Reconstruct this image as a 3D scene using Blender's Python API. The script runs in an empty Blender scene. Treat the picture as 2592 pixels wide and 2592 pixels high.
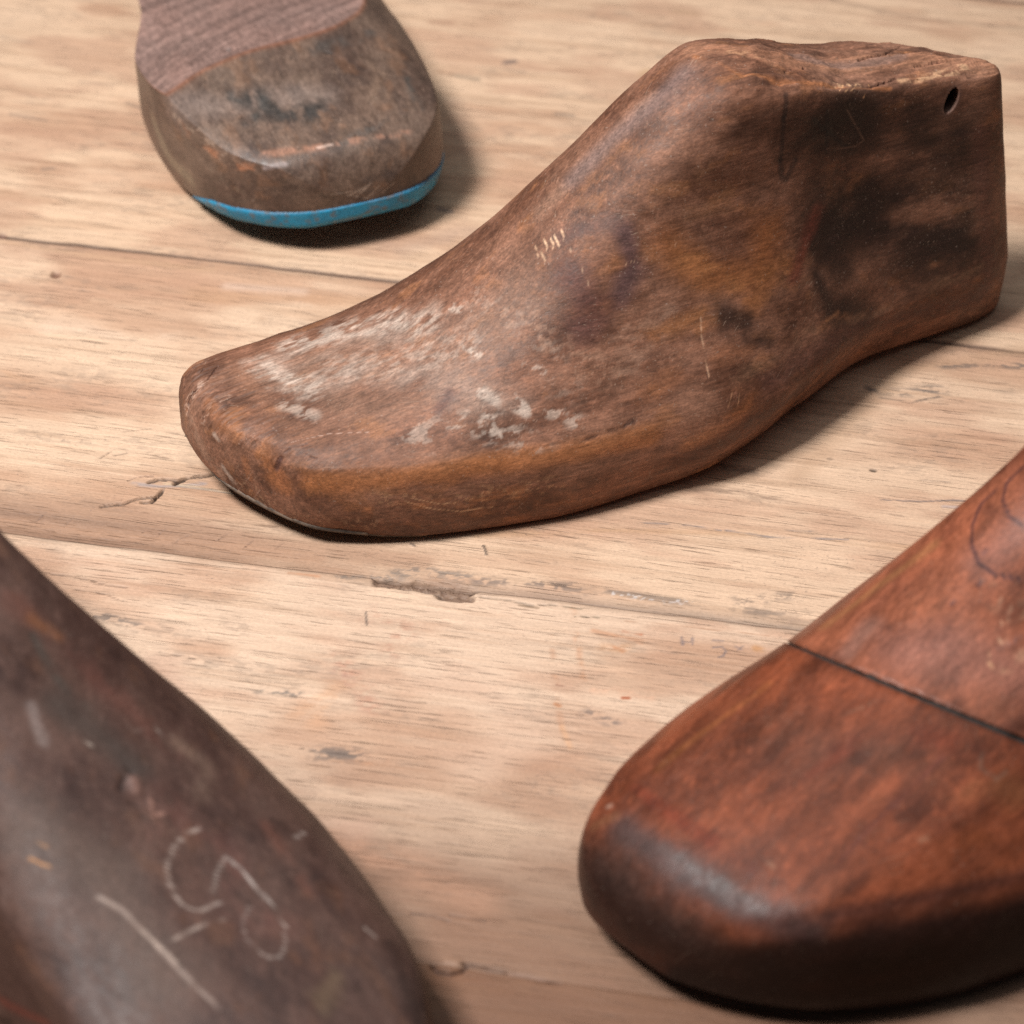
import bpy, bmesh, math, json
import numpy as np
from mathutils import Vector, Matrix
PI=math.pi
SC=bpy.context.scene
DATA={
 'phi': -0.1915,
 'seams': [[-0.0002, 345.522], [-0.0002, 112.1251], [0.0101, -37.0576], [0.0205, -178.7138]],
 'table': [
  [[0.42, 0.27, 0.17], 0.45, [[149, 113.1, 0], [110.4, 93.9, 0], [82.5, 33.1, 0]], 6.11, 1, 0.5, 14, None, 2.5, 0.25, 0, 0, 2.5],
  [[0.36, 0.22, 0.145], 0.6, [[-154.9, -23.4, 0], [-121.1, -23.2, 0], [-78.6, -26.4, 0], [-21.3, -27.6, 0]], 4.99, 0.9, 0.3, 14, None, 2.5, 0.25, 0, 0.1, 2.5],  # brown seam edge, this row and the next also paint its slope shade
  [[0.4, 0.235, 0.15], 0.55, [[-151.9, -31.7, 0], [-102.1, -30.9, 0], [-52.8, -31.2, 0]], 3.82, 0.8, 0.3, 12, None, 2.5, 0.25, 0, 0, 2.5],
  [[0.46, 0.28, 0.16], 0.5, [[-8.2, -12.7, 0], [30.5, -2.7, 0], [85.6, 5.5, 0], [153.7, 6.4, 0]], 2.67, 1, 0.5, 14, -0.1, 6, 0.25, 0, 0, 2.5],
  [[0.46, 0.27, 0.16], 0.6, [[-124, 90.7, 0], [-99.5, 95.4, 0], [-67.3, 98.6, 0]], 7.27, 1, 0.6, 12, -0.1, 6, 0.25, 0, 0, 2.5],
  [[0.36, 0.22, 0.14], 0.5, [[-90.2, 87.9, 0], [-74.9, 84.8, 0], [-99.9, 83, 0]], 4.24, 1, 0.7, 8, 0, 3, 0.25, 0, 0, 5],
  [[0.46, 0.29, 0.18], 0.5, [[-201.7, 109.4, 0], [-172.2, 106.9, 0], [-124.8, 106.4, 0]], 2.62, 1, 0.6, 10, None, 2.5, 0.25, 0, 0, 2.5],
  [[0.4, 0.27, 0.2], 0.5, [[-86.6, 140.1, 0], [-63.8, 131.2, 0], [-44.3, 145, 0]], 9.71, 1, 0.5, 12, -0.05, 5, 0.25, 0, 0, 2.5],
  [[0.4, 0.27, 0.2], 0.35, [[-67.2, 226.3, 0], [-54, 191.7, 0]], 8.4, 1, 0.5, 12, -0.05, 5, 0.25, 0, 0, 2.5],
  [[0.46, 0.29, 0.21], 0.55, [[-85.9, -84.5, 0], [-52.4, -120.8, 0], [-34.3, -127.4, 0], [-14.8, -135.5, 0]], 7.98, 1, 0.5, 14, 0, 6, 0.25, 0, 0, 2.5],
  [[0.38, 0.21, 0.135], 0.75, [[-21.2, -144.5, 0], [-0.4, -148.1, 0], [20.9, -155.2, 0]], 9.96, 1, 0.5, 16, -0.1, 6, 0.25, 0, 0, 2.5],
  [[0.25, 0.135, 0.085], 0.7, [[16, -165.2, 0], [37.6, -170, 0], [58.8, -174.7, 0]], 12.88, 1, 0.5, 16, None, 2.5, 0.25, 0, 0, 2.5],  # brown front of the table, partly painted light falloff
  [[0.2, 0.105, 0.065], 0.85, [[27.9, -189.3, 0], [80.2, -184.5, 0], [131.6, -174.6, 0]], 17.29, 1, 0.4, 16, None, 2.5, 0.25, 0, 0, 2.5],  # front strip, brown wood with the light falloff painted in
  [[0.64, 0.46, 0.34], 0.45, [[-3.1, -75.1, 0], [22.8, -91.6, 0], [11.3, -108.4, 0]], 14.09, 1, 0.5, 18, None, 2.5, 0.25, 0, 0, 2.5],
  [[0.64, 0.47, 0.35], 0.5, [[-167.2, 63.8, 0], [-131, 64.8, 0]], 12.61, 1, 0.5, 18, 0, 8, 0.25, 0, 0, 2.5],
  [[0.66, 0.5, 0.4], 0.4, [[-117, 98.4, 0], [-91.5, 100.1, 0]], 3.87, 1, 0.5, 10, None, 2.5, 0.25, 0, 0, 2.5],
  [[0.17, 0.14, 0.12], 0.75, [[-44.3, -39.3, 0], [-20.5, -31.1, 0], [-7.7, -31, 0]], 3.76, 1, 0.7, 7, 0.02, 1.1, 0.12, 0, 0, 2],
  [[0.17, 0.13, 0.11], 0.75, [[-4.2, -32.7, 0], [12.9, -30.6, 0], [27.1, -30.3, 0]], 3.18, 1, 0.7, 7, 0, 1.1, 0.12, 0, 0, 2],
  [[0.2, 0.15, 0.12], 0.75, [[34.9, -29.9, 0], [50.7, -30.4, 0], [74.1, -30.6, 0], [89.6, -31.1, 0]], 2.41, 1, 0.6, 7, -0.05, 1.5, 0.15, 0, 0, 3],
  [[0.17, 0.13, 0.11], 0.7, [[73.7, -27.1, 0], [91.5, -20.1, 0]], 3.72, 1, 0.7, 7, 0.02, 1.1, 0.12, 0, 0, 2],
  [[0.15, 0.12, 0.11], 0.75, [[-82.1, -126.6, 0], [-70, -122.1, 0], [-56.6, -121.6, 0]], 3.81, 1, 0.7, 7, 0.02, 1.1, 0.12, 0, 0, 3],
  [[0.12, 0.11, 0.1], 0.8, [[-54.9, -89.5, 0], [-44.1, -89.6, 0]], 3.57, 1, 0.7, 6, 0, 1, 0.12, 0, 0, 2],
  [[0.12, 0.1, 0.09], 0.85, [[-32.6, -110.8, 0], [-21, -109.6, 0]], 3.48, 1, 0.8, 6, -0.02, 1, 0.12, 0, 0, 2],
  [[0.12, 0.1, 0.09], 0.7, [[-109.9, -68.6, 0], [-96.4, -70.6, 0]], 3.31, 1, 0.8, 6, 0.04, 1, 0.12, 0, 0, 2],
  [[0.14, 0.11, 0.1], 0.7, [[37.4, -81.4, 0], [45.3, -84.1, 0]], 3.89, 1, 0.8, 6, 0.04, 1, 0.12, 0, 0, 2],
  [[0.12, 0.1, 0.09], 0.85, [[101.1, 82, 0], [111.3, 82.5, 0], [122.9, 86.2, 0]], 4.09, 1, 0.8, 6, 0, 1, 0.12, 0, 0, 4],
  [[0.1, 0.08, 0.07], 0.85, [[104.8, 78.4, 0], [115, 78.1, 0], [126.4, 84, 0]], 1.02, 1, 0.8, 4, -0.1, 1.2, 0.25, 0, 0, 2.5],
  [[0.12, 0.1, 0.09], 0.75, [[137.2, 102, 0], [149.4, 104.4, 0], [123.7, 99.4, 0]], 2.9, 1, 0.8, 6, 0, 1, 0.12, 0, 0, 4],
  [[0.18, 0.13, 0.1], 0.7, [[61, 34.2, 0], [69.4, 33.2, 0]], 3.15, 1, 0.8, 6, 0, 1.4, 0.25, 0, 0, 2.5],
  [[0.22, 0.14, 0.1], 0.7, [[51.3, 20.5, 0], [67.5, 22.3, 0], [83.9, 20.4, 0]], 2.34, 1, 0.8, 6, 0, 1.4, 0.25, 0, 0, 5],
  [[0.16, 0.14, 0.14], 0.8, [[39.3, 2.8, 0], [53.6, 4.3, 0], [63.4, 3.7, 0]], 0.58, 1, 0.6, 3, -0.15, 1.2, 0.25, -0.3, 0, 2.5],
  [[0.13, 0.13, 0.15], 0.8, [[64.9, 4, 0], [77.8, 3.5, 0], [101.4, 6.6, 0]], 0.76, 1, 0.8, 3, 0, 1.2, 0.25, -0.3, 0, 5],
  [[0.13, 0.13, 0.15], 0.7, [[82.2, 7.3, 0], [94.8, 9, 0]], 0.57, 1, 0.8, 3, 0, 1.2, 0.25, -0.2, 0, 5],
  [[0.1, 0.09, 0.1], 0.85, [[109.2, 27.3, 0], [121.9, 29, 0], [131.4, 31.4, 0], [139.4, 31.7, 0]], 0.43, 0.8, 0.5, 3, None, 2.5, 0.25, -0.4, 0, 2.5],
  [[0.34, 0.3, 0.33], 0.5, [[128.5, 27.7, 0], [136.4, 28.5, 0]], 1.36, 1, 0.5, 3, None, 2.5, 0.25, 0, 0, 2.5],
  [[0.14, 0.12, 0.12], 0.7, [[121.2, 39.3, 0], [129.3, 39.6, 0]], 0.69, 1, 0.8, 3, -0.05, 1, 0.25, 0, 0, 2.5],
  [[0.1, 0.07, 0.05], 0.9, [[105.5, 41, 0], [106.4, 40.9, 0]], 0.98, 0.6, 0.5, 2, None, 2.5, 0.25, -0.5, 0, 2.5],
  [[0.2, 0.14, 0.1], 0.7, [[91.8, 43.9, 0], [92.6, 43.8, 0]], 0.79, 0.8, 0.5, 2, None, 2.5, 0.25, 0, 0, 2.5],
  [[0.15, 0.11, 0.1], 0.8, [[-52.9, 261.3, 0], [-50.1, 262.6, 0]], 2.43, 0.9, 0.5, 4, None, 2.5, 0.25, 0, 0, 2.5],
  [[0.35, 0.2, 0.13], 0.6, [[-87.2, 285.9, 0], [-80, 286.5, 0]], 2.98, 1, 0.5, 4, None, 2.5, 0.25, 0, 0, 2.5],
  [[0.24, 0.18, 0.13], 0.7, [[-72, 248.8, 0], [-61.3, 246.9, 0]], 2.16, 1, 0.5, 4, None, 2.5, 0.25, 0, 0, 2.5],
  [[0.38, 0.22, 0.14], 0.5, [[-76.3, 249.9, 0], [-72, 248.8, 0]], 2.89, 1, 0.5, 4, None, 2.5, 0.25, 0, 0, 2.5],
  [[0.2, 0.16, 0.13], 0.6, [[-27.5, 228.3, 0], [-21.5, 228.4, 0]], 1.65, 1, 0.5, 4, None, 2.5, 0.25, 0, 0, 2.5],
  [[0.42, 0.25, 0.12], 0.5, [[0.7, 264.9, 0], [4.8, 257.8, 0]], 4.33, 1, 0.5, 4, None, 2.5, 0.25, 0, 0, 2.5],
  [[0.24, 0.19, 0.15], 0.7, [[3, 276.2, 0], [13.2, 276.5, 0]], 1.46, 1, 0.5, 4, None, 2.5, 0.25, 0, 0, 2.5],
  [[0.4, 0.26, 0.16], 0.5, [[5.8, 313.3, 0], [12.3, 312.4, 0]], 3.99, 1, 0.5, 5, None, 2.5, 0.25, 0, 0, 2.5],
  [[0.2, 0.15, 0.12], 0.7, [[-78.5, 162.2, 0], [-71, 162.9, 0]], 2.03, 1, 0.5, 4, None, 2.5, 0.25, 0, 0, 2.5],
  [[0.16, 0.13, 0.12], 0.7, [[-56.4, 157.8, 0], [-52.4, 156.9, 0]], 2.24, 1, 0.5, 4, None, 2.5, 0.25, 0, 0, 2.5],
  [[0.2, 0.15, 0.12], 0.6, [[-202.1, 155.8, 0], [-198.6, 157.2, 0]], 1.6, 1, 0.5, 4, None, 2.5, 0.25, 0, 0, 2.5],
  [[0.17, 0.13, 0.12], 0.6, [[-131.5, 157.1, 0], [-125.7, 157.2, 0]], 1.58, 1, 0.5, 4, None, 2.5, 0.25, 0, 0, 2.5],
  [[0.2, 0.15, 0.12], 0.55, [[-185.9, 205.3, 0], [-178.9, 202.8, 0]], 1.66, 1, 0.5, 4, None, 2.5, 0.25, 0, 0, 2.5],
  [[0.2, 0.15, 0.12], 0.55, [[-208.1, 216.5, 0], [-194.8, 217.1, 0]], 1.2, 1, 0.5, 4, None, 2.5, 0.25, 0, 0, 2.5],
  [[0.2, 0.15, 0.12], 0.55, [[-226, 189.8, 0], [-211, 187.8, 0]], 1.41, 1, 0.5, 4, None, 2.5, 0.25, 0, 0, 2.5],
  [[0.2, 0.16, 0.13], 0.5, [[-248.8, 242.9, 0], [-235.4, 241.3, 0]], 1.23, 1, 0.5, 4, None, 2.5, 0.25, 0, 0, 2.5],
  [[0.33, 0.23, 0.16], 0.55, [[64.3, 333.2, 0], [92, 326.6, 0], [112.7, 325.5, 0], [139.8, 324.5, 0]], 2.24, 1, 0.6, 8, None, 2.5, 0.25, 0, 0, 2.5],
  [[0.42, 0.15, 0.07], 0.9, [[128.1, 345.6, 0], [138.8, 346.8, 0]], 2.01, 1, 0.5, 8, None, 2.5, 0.25, 0, 0, 2.5],
  [[0.16, 0.08, 0.05], 0.95, [[-176.7, 94.1, 0], [-176.2, 93.9, 0]], 1.95, 0.6, 0.5, 3, None, 2.5, 0.25, -1.2, 0, 2.5],
  [[0.14, 0.07, 0.05], 0.95, [[-202.7, 113.2, 0], [-201.5, 113.1, 0]], 1.77, 0.6, 0.5, 3, None, 2.5, 0.25, -1.2, 0, 2.5],
  [[0.44, 0.21, 0.11], 0.75, [[-59.3, -40.5, 0], [-54.5, -40.3, 0], [-50.4, -40.5, 0]], 1.31, 1, 0.6, 4, -0.05, 2, 0.25, 0, 0, 4],
  [[0.44, 0.21, 0.11], 0.65, [[33.2, -47.8, 0], [39.6, -48.8, 0], [47.5, -50.1, 0]], 1.83, 1, 0.7, 4, 0, 1.5, 0.25, 0, 0, 3],
  [[0.42, 0.16, 0.08], 0.9, [[41.6, -46.6, 0], [47, -46.7, 0]], 0.92, 0.9, 0.6, 3, -0.15, 1.5, 0.25, 0, 0, 4],
  [[0.48, 0.27, 0.15], 0.6, [[34.5, -55.5, 0], [43.3, -52.7, 0]], 4, 1, 0.7, 5, 0, 2, 0.25, 0, 0, 2],
  [[0.44, 0.21, 0.11], 0.8, [[40.4, -53.7, 0], [42.8, -54.6, 0]], 1.46, 1, 0.7, 5, -0.05, 1.2, 0.25, 0, 0, 2],
  [[0.46, 0.24, 0.11], 0.85, [[79.9, -46.3, 0], [81, -46.7, 0]], 1.82, 0.9, 0.7, 5, -0.1, 1.5, 0.25, 0, 0, 2],
  [[0.46, 0.25, 0.15], 0.55, [[21.6, -52.3, 0], [27, -73.6, 0], [31.5, -90, 0]], 1.43, 1, 0.7, 5, 0.05, 2, 0.25, 0, 0, 2.5],
  [[0.5, 0.22, 0.1], 0.8, [[27.8, -79.6, 0], [29, -80.2, 0]], 1.24, 0.9, 0.7, 3, None, 2.5, 0.25, 0, 0, 2.5],
  [[0.6, 0.34, 0.19], 0.6, [[31.1, -87.9, 0], [34.7, -95.6, 0]], 1.4, 1, 0.6, 4, None, 2.5, 0.25, 0, 0, 2.5],
  [[0.6, 0.36, 0.24], 0.65, [[37.3, -72.1, 0], [46.3, -71.6, 0], [53.9, -71.7, 0]], 2.5, 1, 0.6, 4, -0.02, 1.6, 0.25, 0, 0, 2],
  [[0.36, 0.11, 0.05], 0.95, [[46, -73.7, 0], [47.5, -73.4, 0]], 0.89, 0.5, 0.6, 1.5, None, 2.5, 0.25, 0, 0, 2.5],
  [[0.25, 0.12, 0.08], 0.8, [[26.7, -72, 0], [28.6, -72, 0]], 0.54, 0.7, 0.6, 2, None, 2.5, 0.25, 0, 0, 2.5],
  [[0.55, 0.3, 0.17], 0.5, [[-42.5, -95.8, 0], [-33, -85.3, 0], [-35.7, -98.8, 0]], 6.04, 1, 0.7, 7, 0.05, 3, 0.25, 0, 0, 2.5],
  [[0.42, 0.21, 0.14], 0.55, [[-31.1, -54.5, 0], [-21.3, -56, 0], [-21.8, -67.6, 0]], 5.5, 1, 0.7, 6, 0.06, 1.6, 0.25, 0, 0, 1.5],
  [[0.44, 0.2, 0.13], 0.5, [[-36.1, -72.6, 0], [-22.7, -89.8, 0]], 5.38, 1, 0.7, 6, 0.12, 1.6, 0.25, 0, 0, 1.5],
  [[0.5, 0.24, 0.13], 0.55, [[-23.6, -111.1, 0], [-14.6, -111.4, 0]], 3.47, 1, 0.7, 6, -0.02, 2, 0.25, 0, 0, 2],
  [[0.36, 0.19, 0.15], 0.5, [[-34.5, -79, 0], [-30.5, -82.6, 0]], 2.52, 1, 0.7, 6, 0, 1.5, 0.25, 0, 0, 1],
  [[0.48, 0.24, 0.13], 0.5, [[25.7, -40, 0], [33.6, -68, 0]], 1.82, 1, 0.7, 6, 0.1, 2, 0.25, 0, 0, 1],
  [[0.5, 0.27, 0.14], 0.5, [[-176.6, 38.2, 0], [-164.6, 34.8, 0]], 2.47, 1, 0.7, 6, 0, 3, 0.25, 0, 0, 2.5],
  [[0.45, 0.25, 0.15], 0.5, [[80.6, -82.5, 0], [90.9, -69.9, 0], [87.1, -87.6, 0]], 2.46, 1, 0.7, 6, 0.05, 2, 0.25, 0, 0, 2.5],
  [[0.19, 0.15, 0.15], 0.75, [[58.5, -45.6, 0], [59.3, -48.7, 0]], 0.73, 0.9, 0.6, 2, None, 2.5, 0.25, 0, 0, 2.5],
  [[0.19, 0.15, 0.15], 0.6, [[59.1, -47.4, 0], [61.7, -47.3, 0]], 0.55, 0.9, 0.6, 2, None, 2.5, 0.25, 0, 0, 2.5],
  [[0.19, 0.15, 0.15], 0.75, [[61.6, -45.5, 0], [61.9, -48.2, 0]], 0.73, 0.9, 0.6, 2, None, 2.5, 0.25, 0, 0, 2.5],
  [[0.19, 0.15, 0.15], 0.65, [[67.5, -45.3, 0], [70.6, -45.1, 0]], 0.55, 0.9, 0.6, 2, None, 2.5, 0.25, 0, 0, 2.5],
  [[0.19, 0.15, 0.15], 0.75, [[67.9, -48.4, 0], [70.4, -47.4, 0], [71.8, -49, 0], [71.2, -51.3, 0], [70.1, -52, 0]], 0.73, 0.9, 0.6, 2, None, 2.5, 0.25, 0, 0, 2.5],
  [[0.19, 0.15, 0.15], 0.6, [[74.3, -46.7, 0], [76.2, -47.7, 0]], 0.64, 0.9, 0.6, 2, None, 2.5, 0.25, 0, 0, 2.5],
  [[0.19, 0.15, 0.15], 0.6, [[76.3, -46, 0], [75.1, -48.1, 0]], 0.64, 0.9, 0.6, 2, None, 2.5, 0.25, 0, 0, 2.5],
  [[0.33, 0.28, 0.27], 0.8, [[-117.2, -8.8, 0], [-108.8, -8.7, 0], [-100.9, -6.7, 0], [-95.6, -4.6, 0]], 1.37, 1, 0.6, 4, -0.2, 2, 0.25, 0, 0, 2.5],
  [[0.6, 0.45, 0.3], 0.6, [[-107.6, -6.9, 0], [-99.2, -6.8, 0], [-82.1, -7.9, 0]], 0.98, 0.9, 0.5, 4, None, 2.5, 0.25, 0, 0, 2.5],
  [[0.22, 0.19, 0.17], 0.7, [[-104.1, -7.5, 0], [-92.3, -7.3, 0], [-80.3, -8.4, 0]], 0.49, 0.8, 0.5, 4, None, 2.5, 0.25, 0, 0, 2.5],
  [[0.62, 0.58, 0.56], 0.7, [[35, -30.6, 0], [45.4, -31.5, 0], [58.5, -30.1, 0]], 1.67, 1, 0.8, 4, 0.2, 0.9, 0.08, 0, 0, 1],
  [[0.66, 0.62, 0.62], 0.8, [[53.1, -30.7, 0], [56.3, -31.2, 0]], 1.49, 1, 0.8, 4, 0, 0.9, 0.12, 0, 0, 1],
  [[0.08, 0.06, 0.05], 0.9, [[-5.4, -17.1, 0], [-3.6, -21.2, 0]], 0.53, 0.6, 0.5, 1.5, None, 2.5, 0.25, 0.4, 0, 2.5],
  [[0.08, 0.06, 0.05], 0.9, [[-26.9, -20.5, 0], [-25.6, -21.1, 0]], 0.53, 0.6, 0.5, 1.5, None, 2.5, 0.25, 0.4, 0, 2.5],
  [[0.1, 0.08, 0.07], 0.8, [[-33.1, -52.5, 0], [-31.5, -58, 0]], 0.55, 0.9, 0.5, 2, None, 2.5, 0.25, 0, 0, 2.5],
  [[0.1, 0.08, 0.07], 0.8, [[-30.7, -39.1, 0], [-29.1, -41.2, 0]], 0.56, 0.9, 0.5, 2, None, 2.5, 0.25, 0, 0, 2.5],
  [[0.1, 0.07, 0.05], 0.9, [[-34.7, -37, 0], [-34, -37.3, 0]], 0.47, 0.6, 0.5, 1, None, 2.5, 0.25, 0, 0, 2.5],
  [[0.05, 0.03, 0.02], 0.95, [[-123.5, -21.1, 0], [-116.7, -18.5, 0], [-113.2, -15.3, 0], [-108.9, -13.9, 0], [-107.6, -12.6, 0]], 0.66, 0.6, 0.5, 1.5, None, 2.5, 0.25, -1.2, 0, 2.5],
  [[0.05, 0.03, 0.02], 0.95, [[-111.6, -17, 0], [-108.9, -16.5, 0], [-107.6, -12.6, 0], [-107.1, -9.9, 0]], 0.74, 0.6, 0.5, 1.5, None, 2.5, 0.25, -1.2, 0, 2.5],
  [[0.05, 0.03, 0.02], 0.95, [[-112.6, -7.4, 0], [-109.8, -5.2, 0], [-104.9, -4.8, 0], [-102.3, -4.8, 0]], 0.71, 0.6, 0.7, 1.5, None, 2.5, 0.25, -1.2, 0, 2.5],
  [[0.05, 0.03, 0.02], 0.95, [[-104.4, -6.3, 0], [-102, -3.2, 0], [-99.7, -2.2, 0], [-95.8, -0.9, 0], [-93, 1.2, 0]], 0.9, 0.6, 0.7, 1.5, None, 2.5, 0.25, -1.5, 0, 2.5],
  [[0.18, 0.11, 0.08], 0.8, [[-119.2, -8.1, 0], [-116.9, -5.6, 0], [-111.9, -4.1, 0]], 0.31, 0.6, 0.6, 1.5, None, 2.5, 0.25, -0.5, 0, 2.5],
  [[0.12, 0.08, 0.06], 0.8, [[-130.9, 1, 0], [-129.6, 3.2, 0], [-128.4, 5, 0]], 0.36, 0.7, 0.6, 1.5, None, 2.5, 0.25, -0.5, 0, 2.5],
  [[0.16, 0.11, 0.08], 0.6, [[-127, 3.1, 0], [-123.3, 5.2, 0]], 0.52, 0.8, 0.6, 1.5, None, 2.5, 0.25, -0.4, 0, 2.5],
  [[0.18, 0.11, 0.08], 0.7, [[-92.6, 5.8, 0], [-85.8, 5.8, 0], [-102.9, 5.7, 0]], 0.26, 0.7, 0.6, 1.5, None, 2.5, 0.25, -0.4, 0, 2.5],
  [[0.18, 0.11, 0.08], 0.5, [[-128.2, 15.1, 0], [-118.9, 18.8, 0]], 0.32, 0.7, 0.6, 1.5, None, 2.5, 0.25, -0.3, 0, 2.5],
  [[0.18, 0.11, 0.08], 0.6, [[-131.9, -30.4, 0], [-130.1, -25.7, 0]], 0.23, 0.7, 0.5, 1.5, None, 2.5, 0.25, -0.5, 0, 2.5],
  [[0.18, 0.11, 0.08], 0.55, [[-108.3, -29.6, 0], [-106.4, -27.7, 0]], 0.21, 0.7, 0.5, 1.5, None, 2.5, 0.25, -0.5, 0, 2.5],
  [[0.18, 0.11, 0.08], 0.6, [[-103.2, -29.9, 0], [-101.5, -26.3, 0]], 0.23, 0.7, 0.5, 1.5, None, 2.5, 0.25, -0.5, 0, 2.5],
  [[0.18, 0.11, 0.08], 0.6, [[-97.6, -32, 0], [-95.6, -29.2, 0], [-93.1, -27.7, 0]], 0.23, 0.7, 0.5, 1.5, None, 2.5, 0.25, -0.5, 0, 2.5],
  [[0.18, 0.11, 0.08], 0.55, [[-85.3, -29.1, 0], [-82.1, -25.5, 0]], 0.23, 0.7, 0.5, 1.5, None, 2.5, 0.25, -0.5, 0, 2.5],
  [[0.15, 0.09, 0.07], 0.7, [[-140.9, -29.6, 0], [-139.9, -27.6, 0]], 0.21, 0.7, 0.5, 1.5, None, 2.5, 0.25, -0.4, 0, 2.5],
  [[0.17, 0.1, 0.07], 0.7, [[-75.9, -30.3, 0], [-73.9, -26.9, 0]], 0.21, 0.7, 0.5, 1.5, None, 2.5, 0.25, -0.4, 0, 2.5],
  [[0.17, 0.1, 0.07], 0.6, [[-66.4, -29, 0], [-64.6, -26.6, 0]], 0.21, 0.7, 0.5, 1.5, None, 2.5, 0.25, -0.4, 0, 2.5],
  [[0.16, 0.1, 0.07], 0.85, [[-128.5, -53.7, 0], [-119.5, -53.9, 0], [-110.9, -55.3, 0], [-104.4, -55.3, 0]], 0.26, 0.7, 0.5, 2, None, 2.5, 0.25, -0.5, 0, 2.5],
  [[0.16, 0.1, 0.07], 0.7, [[-119.4, -59.1, 0], [-109.5, -59.6, 0], [-103.3, -61.5, 0]], 0.22, 0.7, 0.5, 2, None, 2.5, 0.25, -0.4, 0, 2.5],
  [[0.16, 0.11, 0.08], 0.6, [[-87.1, -80.2, 0], [-79.1, -80.9, 0], [-71.1, -81.6, 0]], 0.22, 0.7, 0.5, 2, None, 2.5, 0.25, -0.4, 0, 2.5],
  [[0.16, 0.11, 0.08], 0.6, [[-38.9, -109.9, 0], [-26.5, -111.6, 0]], 0.19, 0.7, 0.5, 2, None, 2.5, 0.25, -0.3, 0, 2.5],
  [[0.14, 0.1, 0.07], 0.85, [[-1.8, -40.1, 0], [5.2, -39.7, 0], [13.2, -40.5, 0], [20.8, -39.3, 0]], 0.33, 0.7, 0.6, 2, None, 2.5, 0.25, -0.7, 0, 2.5],
  [[0.2, 0.13, 0.08], 0.8, [[10.2, -41.1, 0], [15.7, -41.4, 0]], 0.65, 0.8, 0.6, 2, None, 2.5, 0.25, -0.4, 0, 2.5],
  [[0.14, 0.11, 0.07], 0.8, [[22.4, -39.2, 0], [28.8, -39.8, 0]], 0.26, 0.7, 0.6, 2, None, 2.5, 0.25, -0.5, 0, 2.5],
  [[0.14, 0.11, 0.07], 0.8, [[27, -43, 0], [33.8, -42.1, 0]], 0.28, 0.7, 0.6, 2, None, 2.5, 0.25, -0.5, 0, 2.5],
  [[0.3, 0.15, 0.08], 0.6, [[41.6, -42, 0], [60, -41.2, 0], [83, -40.4, 0]], 0.24, 0.8, 0.6, 2, None, 2.5, 0.25, -0.3, 0, 2.5],
  [[0.16, 0.095, 0.065], 0.9, [[-31.9, -38.8, 0], [-25.2, -38.5, 0], [-18.9, -38.2, 0], [-11.7, -38.3, 0], [-6.1, -38.6, 0]], 3.18, 0.75, 0.9, 2.5, None, 2.5, 0.25, -2.2, 0, 2.5],
  [[0.16, 0.095, 0.065], 0.9, [[-12.6, -41.5, 0], [-4.8, -41.2, 0]], 2.42, 0.8, 0.9, 2.5, None, 2.5, 0.25, -1.6, 0, 2.5],
  [[0.06, 0.035, 0.025], 0.9, [[-29.2, -40.2, 0], [-20.1, -39.9, 0], [-13.6, -40.8, 0], [-7.3, -40.7, 0]], 1.12, 0.8, 0.9, 1.2, 0, 0.7, 0.25, -1.5, 0, 1],
  [[0.3, 0.2, 0.14], 0.6, [[-31.6, -38.8, 0], [-19, -37.8, 0], [-6.3, -37.9, 0]], 2.8, 0.9, 0.8, 1.2, 0.08, 0.6, 0.25, 1, 0, 0.6],
  [[0.14, 0.08, 0.05], 0.9, [[-4.9, -38.1, 0], [-2.5, -36.9, 0]], 0.37, 0.7, 0.5, 2, None, 2.5, 0.25, -0.5, 0, 2.5],
  [[0.09, 0.05, 0.04], 0.92, [[14.1, -178.4, 0], [16.5, -180.1, 0], [19.2, -180.2, 0], [21.9, -178.7, 0], [22.7, -177.1, 0]], 0.8, 0.8, 0.4, 3, None, 2.5, 0.25, -2.2, 0, 2.5],
  [[0.05, 0.03, 0.025], 0.95, [[21.9, -176.2, 0], [25.2, -176.3, 0], [28.7, -176.7, 0], [32.8, -177.1, 0]], 0.8, 0.8, 0.4, 3, None, 2.5, 0.25, -2.2, 0, 2.5],
  [[0.3, 0.18, 0.12], 0.6, [[17.7, -176.5, 0], [19.8, -176.6, 0]], 1.93, 0.9, 0.4, 4, None, 2.5, 0.25, 0.8, 0, 2.5],
  [[0.2, 0.12, 0.09], 0.75, [[32.2, -177.2, 0], [40.4, -177.4, 0], [47.2, -178, 0]], 0.64, 0.9, 0.5, 3, None, 2.5, 0.25, -0.8, 0, 2.5],
  [[0.13, 0.08, 0.06], 0.8, [[5, -162.6, 0], [11.3, -162.5, 0], [15.6, -163.2, 0]], 0.42, 0.8, 0.5, 3, None, 2.5, 0.25, -0.5, 0, 2.5],
  [[0.13, 0.08, 0.06], 0.8, [[14.9, -161.1, 0], [22.1, -161.3, 0], [24.3, -161.6, 0]], 0.49, 0.8, 0.5, 3, None, 2.5, 0.25, -0.5, 0, 2.5],
  [[0.28, 0.15, 0.1], 0.6, [[52.6, -154.1, 0], [62.2, -153.7, 0]], 0.49, 0.9, 0.5, 3, None, 2.5, 0.25, 0, 0, 2.5],
  [[0.28, 0.15, 0.1], 0.6, [[54.7, -174.8, 0], [61, -176.3, 0]], 0.56, 0.9, 0.5, 3, None, 2.5, 0.25, 0, 0, 2.5],
  [[0.28, 0.15, 0.1], 0.5, [[-3.7, -158.1, 0], [6.3, -158.9, 0]], 0.49, 0.9, 0.5, 3, None, 2.5, 0.25, 0, 0, 2.5]],
 'main': {
  'L': 277.6975,
  'K': [0, 0.09, 0.21, 0.33, 0.45, 0.54, 0.6, 0.66, 0.78, 0.9, 1],
  'et': 29.8854,
  'pt': 2.5,
  'eh': 54.0307,
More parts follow.
